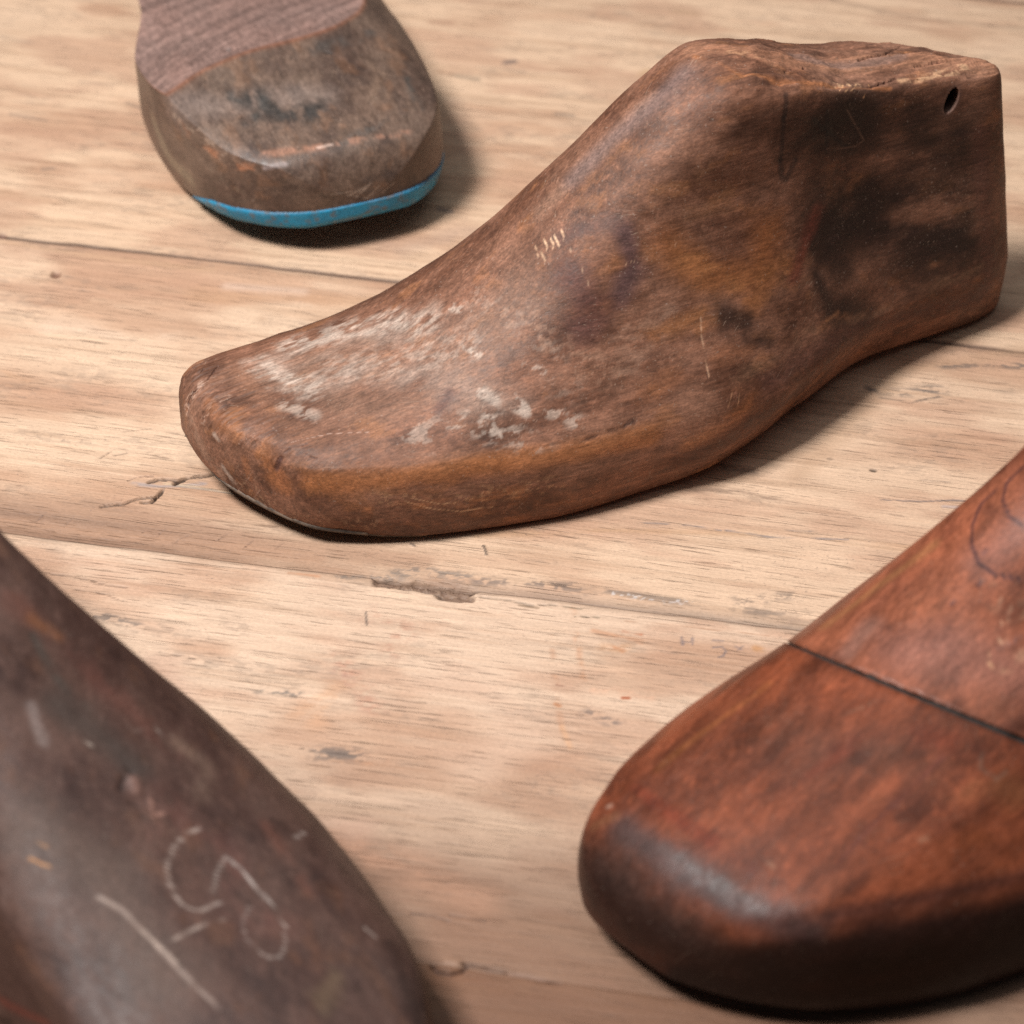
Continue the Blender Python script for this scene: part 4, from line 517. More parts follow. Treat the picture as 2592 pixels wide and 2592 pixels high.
def last_surface(P,nu=140,nv=8):
    """grid (nu,M,3) in local mm; x from toe tip (0) to heel (L)"""
    L=P['L']; u=np.linspace(0,1,nu); x=L*u**1.8/(u**1.8+(1-u)**1.8)
    K=P['K']; f=lambda n: pchip(K,P[n],x/L)
    cwt=cap(x,P['et'],P['pt']); cwh=cap(L-x,P['eh'],P['ph']); cw=cwt*cwh
    zb=f('zb'); zt=f('zt')
    zp=zb+P.get('zpole',9)
    zt=zp+(zt-zp)*cap(x,P['ett'],P.get('ptt',2.2))
    zt=zt-P.get('hr',4)*(1-cap(L-x,P.get('ehh',6),2))
    zb=zb+P.get('br',3)*(1-cap(x,P.get('brx',4),2))+3*(1-cap(L-x,4,2))
    H=zt-zb
    sides=[]
    for s,a in ((-1,f('an')),(1,f('af'))):
        fs=lambda n: f(n+'f') if (s>0 and n+'f' in P) else f(n)
        ws=f('ws')*a*cw; w1=f('w1')*a*cw; w2=fs('w2')*a*cw; w3=fs('w3')*a*cw
        z1=zb+np.minimum(f('h1'),.4*H); z2=zb+np.minimum(fs('h2'),P.get('h2max',.75)*H); z3=zt-np.minimum(f('d3'),.2*H)
        km=f('km'); sides.append([(s*ws,zb),(s*w1,z1),(s*w2,z2),(s*(w2+(w3-w2)*km),z2+.5*(z3-z2)),(s*w3,z3)])
    yc=f('yc')
    near,far=sides
    pts=[(0*x,zb-P.get('belly',1.0)*cw)]+near+[(0*x,zt)]+far[::-1]
    rs=[.5,.16,.5,'r2',.5,'r4',.5,'r4',.5,'r2',.5,.16]
    if 'yt' in P:
        yt=f('yt')*cw; pts[5]=(pts[5][0]+yt*.45,pts[5][1]); pts[6]=(yt,pts[6][1]); pts[7]=(pts[7][0]+yt*.3,pts[7][1])
    n=len(pts); rings=[]
    for i in range(n):
        a=np.stack(pts[i-1],-1); b=np.stack(pts[i],-1); c=np.stack(pts[(i+1)%n],-1)
        r=(f(rs[i]+('f' if i>n//2 and rs[i]+'f' in P else ''))[:,None] if isinstance(rs[i],str) else rs[i])
        p0=b+(a-b)*r; p2=b+(c-b)*r
        m=nv if rs[i]!=.16 else max(4,nv//2)
        for k in range(m):
            t=(k+.5)/m if False else k/(m-1)*0.98+0.01
            rings.append((1-t)**2*p0+2*t*(1-t)*b+t*t*p2)
    R=np.stack(rings,1)   # nu,M,2
    X=np.repeat(x[:,None],R.shape[1],1)
    Y=R[...,0]+yc[:,None]; Z=R[...,1]
    # heel back leans forward towards the top ; toe wall leans back
    hb=np.clip((X-(L-60))/60,0,1)**2
    zz=np.clip((Z-P.get('hz0',30))/70,0,None)
    X=X-hb*P.get('hlean',12)*zz
    tb=np.clip((50-X)/50,0,1)**2
    X=X+tb*P.get('tlean',0)*np.clip(Z/30,0,2)
    return np.stack([X,Y,Z],-1)
def pose(G,P):
    c,s=math.cos(P['th']),math.sin(P['th'])
    X=G[...,0]*c-G[...,1]*s+P['X']; Y=G[...,0]*s+G[...,1]*c+P['Y']
    return np.stack([X,Y,G[...,2]],-1)

# ---------------- numpy noise ----------------
def _h(ix,iy,iz,seed):
    n=(ix.astype(np.uint32)*np.uint32(374761393)+iy.astype(np.uint32)*np.uint32(668265263)
       +iz.astype(np.uint32)*np.uint32(2147483647)+np.uint32((seed*974634777)&0xffffffff))
    n=(n^(n>>np.uint32(13)))*np.uint32(1274126177); n=(n^(n>>np.uint32(16)))*np.uint32(2246822519); n^=n>>np.uint32(15)
    return n.astype(np.float32)/np.float32(2147483648.0)-1
def vn(p,seed=0):
    p=p+seed*17.31; i=np.floor(p).astype(np.int64); f=(p-i).astype(np.float32); f=f*f*f*(f*(f*6-15)+10)
    x,y,z=i[:,0],i[:,1],i[:,2]; fx,fy,fz=f[:,0],f[:,1],f[:,2]
    def L(a,b,t): return a+(b-a)*t
    c=[[[_h(x+a,y+b,z+d,seed) for d in (0,1)] for b in (0,1)] for a in (0,1)]
    return L(L(L(c[0][0][0],c[1][0][0],fx),L(c[0][1][0],c[1][1][0],fx),fy),L(L(c[0][0][1],c[1][0][1],fx),L(c[0][1][1],c[1][1][1],fx),fy),fz)
def fbm(p,o=3,seed=0):
    r=0;a=1;t=0
    for k in range(o): r=r+a*vn(p*2.03**k,seed+k*7); t+=a; a*=.55
    return r/t
def ss(a,b,x):
    t=np.clip((x-a)/(b-a),0,1); return t*t*(3-2*t)
def pdist(V,pts):
    D=np.full(len(V),1e9)
    if len(pts)==1: return np.sqrt(((V-pts[0])**2).sum(1))
    for a,b in zip(pts[:-1],pts[1:]):
        ab=b-a; l=max((ab**2).sum(),1e-9); t=np.clip(((V-a)@ab)/l,0,1); D=np.minimum(D,((V-a-t[:,None]*ab)**2).sum(1))
    return np.sqrt(D)
def paint(V,col,rgh,specs,flat=False,seed0=0):
    """lay stains, chips, scratches and some painted shade (mm, in the object's own frame) on the vertices; returns the relief they make"""
    disp=np.zeros(len(V))
    for q,s in enumerate(specs):
        c,o,P,r,soft,n,ns,b,bs,w,d,rg,bst=s
        P=np.array(P,float)
        if flat: P=P[:,:2]; W=V[:,:2]
        else: W=V
        R=r*(1+n)+.01
        lo=P.min(0)-R*1.3; hi=P.max(0)+R*1.3
        idx=np.nonzero(((W>=lo)&(W<=hi)).all(1))[0]
        if len(idx)==0: continue
        D=pdist(W[idx],P); k=D<R*1.3; idx=idx[k]; D=D[k]
        if len(idx)==0: continue
        v=V[idx]; sd=seed0+q
        rr=r*(1+n*fbm(v/np.array([ns*(2 if flat else 1.3),ns,ns]),2,sd))
        m=1-ss(1-soft,1.0,D/rr)
        if b is not None:
            m=m*ss(b-w,b+w,fbm(v/np.array([bs*bst,bs,bs])*.8,5,sd+50))
        m=(m*o)[:,None]
        disp[idx]+=(m[:,0]*d)
        col[idx]=col[idx]*(1-m)+np.array(c)*m
        rgh[idx]+=m[:,0]*rg
    return disp
# ---------------- mesh helpers ----------------
def collection(): return SC.collection
def mk_mesh(name,V,F,col=None,rgh=None,mat=None,parent=None,smooth=True):
    me=bpy.data.meshes.new(name); V=np.asarray(V,np.float32); F=np.asarray(F,np.int32)
    me.vertices.add(len(V)); me.vertices.foreach_set('co',(V*.001).ravel().astype(np.float32))
    k=F.shape[1]; me.loops.add(F.size); me.loops.foreach_set('vertex_index',F.ravel())
    me.polygons.add(len(F)); me.polygons.foreach_set('loop_start',np.arange(0,F.size,k,dtype=np.int32))
    me.polygons.foreach_set('use_smooth',np.full(len(F),smooth))
    me.update(calc_edges=True); me.validate()
    if col is not None:
        a=me.attributes.new('col','FLOAT_COLOR','POINT')
        a.data.foreach_set('color',np.concatenate([col,np.ones((len(col),1))],1).astype(np.float32).ravel())
    if rgh is not None:
        a=me.attributes.new('rgh','FLOAT','POINT'); a.data.foreach_set('value',rgh.astype(np.float32))
    o=bpy.data.objects.new(name,me); collection().objects.link(o)
    if mat: me.materials.append(mat)
    if parent: o.parent=parent
    return o
def empty(name,loc,rz,label,cat,group=None):
    o=bpy.data.objects.new(name,None); collection().objects.link(o); o.location=[c*.001 for c in loc]; o.rotation_euler=(0,0,rz)
    o.empty_display_size=.02; o['label']=label; o['category']=cat
    if group: o['group']=group
    return o
def ring_faces(n,m,close=True):
    i=np.arange(n-1)[:,None]; j=np.arange(m if close else m-1)[None,:]; j2=(j+1)%m
    return np.stack([i*m+j,i*m+j2,(i+1)*m+j2,(i+1)*m+j],-1).reshape(-1,4)
def grid_normals(G):
    du=np.gradient(G,axis=0); dv=np.roll(G,-1,1)-np.roll(G,1,1); n=np.cross(dv,du)
    l=np.linalg.norm(n,axis=-1,keepdims=True); n=n/np.maximum(l,1e-9)
    c=G.mean(axis=1,keepdims=True); s=np.sign(((G-c)*n).sum(-1).mean(1))[:,None,None]; s[s==0]=1
    n=n*np.median(s); n[0]=(-1,0,0); n[-1]=(1,0,0); return n
# ---------------- materials ----------------
class NT:
    def __init__(s,name):
        s.m=bpy.data.materials.new(name); s.m.use_nodes=True; s.t=s.m.node_tree; s.t.nodes.clear(); s.N=s.t.nodes; s.L=s.t.links
        s.out=s.n('ShaderNodeOutputMaterial'); s.b=s.n('ShaderNodeBsdfPrincipled'); s.l(s.b.outputs[0],s.out.inputs[0])
    def n(s,t,**k):
        x=s.N.new(t)
        for a,v in k.items(): setattr(x,a,v)
        return x
    def l(s,a,b): s.L.new(a,b)
    def coords(s,scale,rot=(0,0,0)):
        if not hasattr(s,'tc'): s.tc=s.n('ShaderNodeTexCoord')
        mp=s.n('ShaderNodeMapping'); mp.inputs['Scale'].default_value=scale; mp.inputs['Rotation'].default_value=rot
        mp.vector_type='POINT'; s.l(s.tc.outputs['Object'],mp.inputs[0]); return mp.outputs[0]
    def noise(s,scale,detail=4,rough=.55,rot=(0,0,0),dist=0):
        # rot first, then an anisotropic scale
        v=s.coords((1,1,1),rot); mp=s.n('ShaderNodeMapping'); mp.inputs['Scale'].default_value=scale; s.l(v,mp.inputs[0])
        x=s.n('ShaderNodeTexNoise'); x.inputs['Scale'].default_value=1; x.inputs['Detail'].default_value=detail; x.inputs['Roughness'].default_value=rough
        x.inputs['Distortion'].default_value=dist; s.l(mp.outputs[0],x.inputs['Vector']); return x.outputs[0]
    def rng(s,v,a,b,c=0,d=1,clamp=True,smooth=False):
        x=s.n('ShaderNodeMapRange',clamp=clamp); 
        if smooth: x.interpolation_type='SMOOTHSTEP'
        s.l(v,x.inputs[0])
        for i,k in enumerate((a,b,c,d)): x.inputs[i+1].default_value=k
        return x.outputs[0]
    def math(s,op,a,b):
        x=s.n('ShaderNodeMath',operation=op)
        for i,k in enumerate((a,b)):
            if isinstance(k,(int,float)): x.inputs[i].default_value=k
            else: s.l(k,x.inputs[i])
        return x.outputs[0]
    def mix(s,f,a,b,op='MIX'):
        x=s.n('ShaderNodeMix',data_type='RGBA',blend_type=op)
        for i,k in ((0,f),(6,a),(7,b)):
            if isinstance(k,(int,float)): x.inputs[i].default_value=k
            elif isinstance(k,tuple): x.inputs[i].default_value=(*k,1)
            else: s.l(k,x.inputs[i])
        return x.outputs[2]
    def gray(s,v):  # float -> colour multiplier
        x=s.n('ShaderNodeCombineColor'); [s.l(v,x.inputs[i]) for i in range(3)]; return x.outputs[0]
    def attr(s,n):
        x=s.n('ShaderNodeAttribute',attribute_name=n); return x
def last_material(name,fib=.22,mott=.30,speck=.6,scr=.5,rough=.47,bump=.00012,spec=.5):
    s=NT(name); c=s.attr('col').outputs['Color']; r=s.attr('rgh').outputs['Fac']
    fibre=s.noise((90,1100,1100),5,.6); m1=s.noise((260,420,420),6,.65); m2=s.noise((1100,1700,1700),4,.7)
    k=s.rng(fibre,.3,.7,1-fib,1+fib); c=s.mix(1,c,s.gray(k),'MULTIPLY')
    k=s.rng(m1,.3,.7,1-mott,1+mott); c=s.mix(1,c,s.gray(k),'MULTIPLY')
    k=s.rng(m2,.25,.75,.66,1.34); c=s.mix(1,c,s.gray(k),'MULTIPLY')
    # dark pores and grime specks
    p1=s.rng(s.noise((500,1500,1500),2,.5),.60,.70,0,1); pm=s.rng(s.noise((45,70,70),3,.6),.42,.62,0,1)
    c=s.mix(s.math('MULTIPLY',s.math('MULTIPLY',p1,pm),speck),c,(.028,.018,.014))
    # warm / cool drift
    w=s.rng(s.noise((30,50,50),4,.6),.35,.65,0,1); c=s.mix(s.math('MULTIPLY',w,.14),c,s.mix(1,c,(1.35,.92,.72),'MULTIPLY'))
    # fine pale scratches in three directions
    for i,(rx,rz) in enumerate(((.2,.5),(-.3,-.7),(.9,1.3))):
        t=s.rng(s.noise((70,2600,2600),1,.4,rot=(rx,.3*i,rz)),.69,.74,0,1); g=s.rng(s.noise((60,60,60),2,.5,rot=(i,0,i)),.5,.62,0,1)
        c=s.mix(s.math('MULTIPLY',s.math('MULTIPLY',t,g),scr*.45),c,(.42,.30,.22))
    fl=s.rng(s.noise((900,900,900),1,.4),.735,.76,0,1); c=s.mix(s.math('MULTIPLY',fl,scr*.35),c,(.38,.30,.25))
    s.l(c,s.b.inputs['Base Color'])
    rr=s.rng(m1,.3,.7,rough-.10,rough+.12); s.l(s.math('ADD',rr,r),s.b.inputs['Roughness'])
    s.b.inputs['Specular IOR Level'].default_value=spec
    h=s.math('ADD',s.math('MULTIPLY',m1,1.0),s.math('ADD',s.math('MULTIPLY',fibre,.5),s.math('MULTIPLY',m2,.45)))
    h=s.math('SUBTRACT',h,s.math('MULTIPLY',p1,.12))
    bp=s.n('ShaderNodeBump'); bp.inputs['Strength'].default_value=1; bp.inputs['Distance'].default_value=bump; s.l(h,bp.inputs['Height']); s.l(bp.outputs[0],s.b.inputs['Normal'])
    return s.m
def plank_material(name,off=0):
    s=NT(name); c=s.attr('col').outputs['Color']; r=s.attr('rgh').outputs['Fac']
    R=(0,0,off)
    g1=s.noise((14,420,420),6,.62,rot=R,dist=.15); g2=s.noise((60,1700,1700),4,.6,rot=R); g3=s.noise((900,1500,1500),3,.6)
    c=s.mix(1,c,s.gray(s.rng(g1,.3,.7,.92,1.07)),'MULTIPLY'); c=s.mix(1,c,s.gray(s.rng(g2,.3,.7,.91,1.07)),'MULTIPLY'); c=s.mix(1,c,s.gray(s.rng(g3,.3,.7,.90,1.09)),'MULTIPLY')
    # pores: short dark dashes along the grain, in drifts
    pz=s.noise((75,1500,1500),2,.5,rot=R,dist=.1); pt=s.rng(pz,.62,.70,0,1); pm=s.rng(s.noise((11,45,45),4,.6,rot=R),.36,.60,.15,1)
    c=s.mix(s.math('MULTIPLY',s.math('MULTIPLY',pt,pm),.60),c,(.17,.095,.06))
    # hairline darker long pores
    qz=s.rng(s.noise((26,2300,2300),1,.4,rot=R),.70,.75,0,1); qm=s.rng(s.noise((12,60,60),3,.6,rot=R),.46,.62,0,1)
    c=s.mix(s.math('MULTIPLY',s.math('MULTIPLY',qz,qm),.75),c,(.10,.055,.035))
    # grime dots in patches
    dz=s.rng(s.noise((700,1100,1100),2,.6),.62,.72,0,1); dm=s.rng(s.noise((16,34,34),4,.65),.47,.62,0,1)
    c=s.mix(s.math('MULTIPLY',s.math('MULTIPLY',dz,dm),.55),c,(.12,.09,.075))
    s.l(c,s.b.inputs['Base Color'])
    s.l(s.math('ADD',s.rng(g1,.3,.7,.50,.64),r),s.b.inputs['Roughness']); s.b.inputs['Specular IOR Level'].default_value=.35
    h=s.math('ADD',s.math('MULTIPLY',g1,.7),s.math('ADD',s.math('MULTIPLY',g2,.8),s.math('MULTIPLY',g3,.3)))
    h=s.math('SUBTRACT',h,s.math('ADD',s.math('MULTIPLY',pt,.6),s.math('MULTIPLY',qz,.8)))
    bp=s.n('ShaderNodeBump'); bp.inputs['Distance'].default_value=.00026; bp.inputs['Strength'].default_value=1; s.l(h,bp.inputs['Height']); s.l(bp.outputs[0],s.b.inputs['Normal'])
    return s.m
def plain_material(name,c,rough=.8):
    s=NT(name); n=s.noise((300,300,300),4); s.l(s.mix(1,c,s.gray(s.rng(n,.3,.7,.7,1.2)),'MULTIPLY'),s.b.inputs['Base Color']); s.b.inputs['Roughness'].default_value=rough; return s.m
# ---------------- lasts ----------------
def warp(V,N,amp=.35,seed=0):
    return N*(fbm(V/22,2,seed)*amp+fbm(V/6,2,seed+3)*amp*.25)[:,None]
def base_cols(V,a,b,seed,sc=(26,11,11),warm=.5):
    f=ss(-.45,.45,fbm(V/np.array(sc),4,seed)); g=fbm(V/np.array([9,4,4.]),3,seed+9)
    c=np.array(a)*(1-f[:,None])+np.array(b)*f[:,None]; c=c*(1+.20*g[:,None])
    k=(ss(.12,.5,fbm(V/np.array([13,7,7.]),5,seed+20))*.5)[:,None]; c=c*(1-k)+np.array(a)*np.array((.42,.40,.45))*k
    k=(ss(.16,.5,fbm(V/np.array([12,6,6.]),5,seed+30))*warm)[:,None]; c=c*(1-k)+np.array((.26,.12,.055))*k
    k=(ss(.25,.5,fbm(V/np.array([3.,1.5,1.5]),4,seed+40))*.3)[:,None]; return c*(1-k)+np.array(b)*1.6*k
def sole_plate(name,P,G,N,x1,T,off,mat,parent,colf,m=56,skew=0):
    xs=G[:,:,0].mean(1); use=np.nonzero(xs<x1)[0]; M=G.shape[1]; zb=pchip(P['K'],P['zb'],xs/P['L'])
    rows=[]
    for i in use:
        g=np.roll(G[i],M//2,0); n=np.roll(N[i],M//2,0)     # bottom in the middle of the list
        kk=ss(0,1,np.clip((x1-xs[i])/x1*1.8,0,1)); t=T*kk+.05
        # walk away from the bottom both ways
        c=M//2; a=c
        while a>1 and g[a,2]<zb[i]+t: a-=1
        b=c
        while b<M-2 and g[b,2]<zb[i]+t: b+=1
        q=g[a:b+1]+n[a:b+1]*off; 
        q=np.concatenate([[g[a]-n[a]*.6],q,[g[b]-n[b]*.6]])
        q[:,2]=np.maximum(q[:,2],zb[i]-P.get('belly',1)-off-.2)
        l=np.r_[0,np.cumsum(np.linalg.norm(np.diff(q,axis=0),axis=1)+1e-6)]; tt=np.linspace(0,l[-1],m)
        rows.append(np.stack([np.interp(tt,l,q[:,k]) for k in range(3)],-1))
    R=np.array(rows); 
    V=R.reshape(-1,3); col,rg=colf(V); return mk_mesh(name,V,ring_faces(len(rows),m,False),col,rg,mat,parent)
def dense_rings(G,M,nv):
    """spread the points of every ring evenly round it, each half on its own"""
    k=G.shape[1]//2; out=np.empty((len(G),M,3))
    top=int(np.argmax(G[len(G)//2,:,2]-1e-3*np.abs(np.arange(G.shape[1])-k)))
    for i,g in enumerate(G):
        a=g[:top+1]; b=np.concatenate([g[top:],g[:1]])
        h=M//2; r=[]
        for q,m in ((a,h),(b,M-h)):
            l=np.r_[0,np.cumsum(np.linalg.norm(np.diff(q,axis=0),axis=1)+1e-7)]; t=np.linspace(0,l[-1],m+1)[:-1]
            r.append(np.stack([np.interp(t,l,q[:,c]) for c in range(3)],-1))
        out[i]=np.concatenate(r)
    return out
GREY_BROWN=(.215,.113,.074); MID_BROWN=(.105,.048,.028)
def finish(name,P,nu,nv,a,b,specs,mat,parent,seed,lump=.35,extra=None,rgh0=0.0,M=400,warm=.5):
    G=dense_rings(last_surface(P,nu,nv),M,nv); N=grid_normals(G); V=G.reshape(-1,3); n=N.reshape(-1,3)
    col=base_cols(V,a,b,seed,warm=warm); rgh=np.full(len(V),rgh0)
    V2=V+warp(V,n,lump,seed)
    dp=paint(V,col,rgh,specs,False,seed)
    V2=V2+n*dp[:,None]
    if extra: V2,col,rgh=extra(V,V2,n,col,rgh,P)
    o=mk_mesh(name,V2,ring_faces(nu,G.shape[1]),col,rgh,mat,parent)
    return o,G,N
# --- the long dark last in the middle
def main_extra(V,V2,n,col,rgh,P):
    # hole bored through the heel side
    h=np.array(DATA['hole']); d=V-h; r=np.sqrt(((d[:,0]-.35*d[:,2])*1.15)**2+(d[:,2]*.72)**2); m=(1-ss(2.1,2.7,r))*(V[:,1]<0)
    V2=V2+np.array([2.2,7.5,0])*m[:,None]; col=col*(1-m[:,None])+np.array((.02,.012,.01))*m[:,None]
    rim=(ss(1.9,2.6,r)*(1-ss(2.7,4.6,r))*(V[:,1]<0)*(V[:,0]<h[0]+9))[:,None]*.45; col=col*(1-rim)+np.array((.13,.08,.065))*rim
    # broken end grain over the top of the cone
    t=ss(.35,.8,n[:,2])*ss(.57,.62,V[:,0]/P['L'])*(V[:,2]>70)
    f=fbm(V/np.array([9,1.6,3.]),4,31); g=fbm(V/np.array([16,7,7.]),3,32)
    V2[:,2]+=t*(f*.75+g*1.2-.2); V2[:,2]-=t*1.6*np.exp(-((V[:,0]-.74*P['L'])/24)**2)
    V2[:,2]+=t*.5*np.exp(-((V[:,0]-.66*P['L']-V[:,1]*.6)/3)**2)
    sp=ss(.25,.5,vn(V/np.array([6,1.1,3.]),35))*t; V2[:,2]-=sp*.4
    k=(t*.35)[:,None]; ft=(.72+.75*ss(-.4,.5,f))[:,None]; col=col*(1-k)+col*ft*k/.6*.8
    # toe tip: long raised fibres
    u=ss(30,6,V[:,0])*ss(.1,.5,n[:,2]); V2+=n*(u*.35*vn(V/np.array([8,1.0,3]),41))[:,None]
    rgh=rgh+t*.25
    return V2,col*np.array((1.03,.96,.92)),rgh
def main_plate_cols(V):
    f=ss(-.4,.4,fbm(V/np.array([9,5,1.2]),3,5))[:,None]
    return np.array((.05,.035,.025))*(1-f)+np.array((.13,.09,.062))*f,np.full(len(V),.1)
def build_main():
    P=DATA['main']; e=empty('shoe_last',(P['X'],P['Y'],0),P['th'],'long brown wooden shoe last with chalky white wear and a splintered top','shoe last','old wooden shoe lasts')
    m=last_material('aged_brown_wood',fib=.30,mott=.24,speck=.32,scr=.8,rough=.58,bump=.00014,spec=.32)
    o,G,N=finish('last_body',P,960,26,MID_BROWN,GREY_BROWN,DATA['main_s'],m,e,3,.38,main_extra,M=620)
    p=last_material('old_leather_strip',fib=.3,mott=.35,scr=.2,rough=.6)
    sole_plate('sole_plate',P,G[::2,::2],N[::2,::2],68,1.3,.55,p,e,main_plate_cols)
# --- the last with the blue sole
def blue_extra(V,V2,n,col,rgh,P):
    b,a,d=[np.array(q) for q in DATA['blue_cut']]
    nn=np.array(DATA['cut_up'])
    s=(V2-a)@nn+.0031*np.clip(V2[:,1]-10,0,None)**2*ss(128,96,V2[:,0]); on=s>0
    V2=V2-nn*(np.maximum(s,0)[:,None])
    t=(d-a)/np.linalg.norm(d-a); w=np.cross(nn,t); q=np.stack([V2@t,V2@w,V2@nn],-1)
    gr=fbm(q/np.array([60,2.2,2.2]),3,61); g2=fbm(q/np.array([25,1.1,1.1]),2,62)
    cc=np.array((.20,.125,.105))*(1+.45*gr+.30*g2)[:,None]
    k=(ss(0,.6,s))[:,None]; col=col*(1-k)+cc*k
    rim=(np.exp(-((s-.1)/.5)**2)*.6+0)[:,None]*np.where(s>-.9,1,0)[:,None]; red=np.array((.22,.085,.045)); col=col*(1-rim)+red*rim
    V2=V2+nn*(on*.05*g2)[:,None]; rgh=rgh+on*.12
    nl=np.array(DATA['blue_nail']); 
    dd=np.linalg.norm(V2-(nl-nn*max(0,(nl-a)@nn)),axis=1); m=(1-ss(1.0,2.4,dd))[:,None]; col=col*(1-m)+np.array((.03,.018,.015))*m; V2=V2-nn*m*1.6
    return V2,col,rgh
def blue_cols(V):
    f=ss(.16,.34,fbm(V/np.array([3.,3.,1.6]),4,71))[:,None]; g=fbm(V/5,3,72)[:,None]
    c=np.array((.004,.23,.42))*(1+.25*g); c=c*(1-f*.75)+np.array((.12,.13,.13))*f*.75
    P=DATA['blue']; zb=pchip(P['K'],P['zb'],V[:,0]/P['L']); e=(np.clip(np.abs(V[:,2]-zb-3)-3.0,0,2))[:,None]
    m=ss(.0,.9,e+.35*fbm(V/1.5,2,73)[:,None]); c=c*(1-m*.45)+np.array((.20,.10,.075))*m*.45
    y=V[:,1]; far=ss(20,44,-y)*0; edge=ss(24,60,V[:,0])[:,None]; c=c*(1-edge*.6)+np.array((.13,.15,.16))*edge*.6
    return c,np.full(len(V),-.05)
def build_blue():
    P=DATA['blue']; e=empty('shoe_last',(P['X'],P['Y'],0),P['th'],'blunt grey-brown wooden shoe last with a blue painted sole and a flat sawn face','shoe last','old wooden shoe lasts')
    m=last_material('weathered_grey_wood',fib=.2,mott=.28,speck=.8,scr=.6,rough=.47,bump=.00012)
    o,G,N=finish('last_body',P,460,20,(.075,.046,.034),(.135,.088,.064),DATA['blue_s'],m,e,9,.42,blue_extra,M=420,warm=.2)
    p=last_material('blue_painted_leather',fib=.06,mott=.12,speck=.15,scr=.4,rough=.58,bump=.00006)
    sole_plate('blue_sole',P,G,N,52,6.4,.55,p,e,blue_cols)
# --- lower left last
def bl_extra(V,V2,n,col,rgh,P):
    return V2,col*np.array((1.04,.95,.90)),rgh-.06
def build_bl():
    P=DATA['bl']; e=empty('shoe_last',(P['X'],P['Y'],0),P['th'],'greyish purple-brown wooden shoe last with faint chalk numerals scrawled across its side','shoe last','old wooden shoe lasts')
    m=last_material('smoky_brown_wood',fib=.16,mott=.10,speck=.5,scr=.35,rough=.56,spec=.3,bump=.0001)
    finish('last_body',P,520,20,(.056,.032,.027),(.086,.053,.044),DATA['bl_s'],m,e,17,.45,bl_extra,M=420,warm=.12)
# --- lower right last, in two blocks
def split_last(o,co,no,keep_name,parent):
    """the piece of the last on the +no side of the plane"""
    bm=bmesh.new(); bm.from_mesh(o.data)
    r=bmesh.ops.bisect_plane(bm,geom=bm.verts[:]+bm.edges[:]+bm.faces[:],plane_co=co,plane_no=no,clear_inner=True)
    ed=[x for x in r['geom_cut'] if isinstance(x,bmesh.types.BMEdge)]
    f=bmesh.ops.contextual_create(bm,geom=ed)
    for x in f.get('faces',[]): x.smooth=False
    cut=[v.co.copy() for v in {v for x in ed if x.is_valid for v in x.verts}]
    me=bpy.data.meshes.new(keep_name); bm.to_mesh(me); bm.free()
    for mm in o.data.materials: me.materials.append(mm)
    q=bpy.data.objects.new(keep_name,me); collection().objects.link(q); q.parent=parent; return cut
def br_extra(V,V2,n,col,rgh,P):
    a,b,c=[np.array(q) for q in DATA['br_cut']]; nn=np.cross(b-a,c-a); nn/=np.linalg.norm(nn)
    if nn[0]<0: nn=-nn
    s=(V-a)@nn; heel=ss(-1,1,s)[:,None]; col=col*(1-heel)+col*np.array((1.35,1.6,1.85))*heel
    bd=fbm(V/np.array([70,3.5,3.5]),4,26); col=col*(.92+.5*np.clip(bd,-.5,.4))[:,None]
    e=np.exp(-(s/1.3)**2)[:,None]*.5; col=col*(1-e)+np.array((.07,.03,.022))*e
    tw=(ss(34,6,V[:,0]+5*fbm(V/9,3,28))*ss(33,22,V[:,2])*.75)[:,None]; col=col*(1-tw)+np.array((.024,.014,.012))*tw  # toe wall near black: dark stain with some shade painted in
    lw=(ss(2,14,-V[:,1]-18)*ss(30,22,V[:,2]+4*fbm(V/8,3,29))*.8)[:,None]; col=col*(1-lw)+np.array((.020,.012,.010))*lw  # low side band: dark stain plus painted shade of the unlit face
    col=col*np.array((.88,.75,.67))
    V2=V2-n*(np.exp(-(s/.9)**2)*np.clip(.35+1.1*fbm(V/np.array([2.2,2.2,2.2]),3,27),0,1.2))[:,None]
    return V2,col,rgh-.10
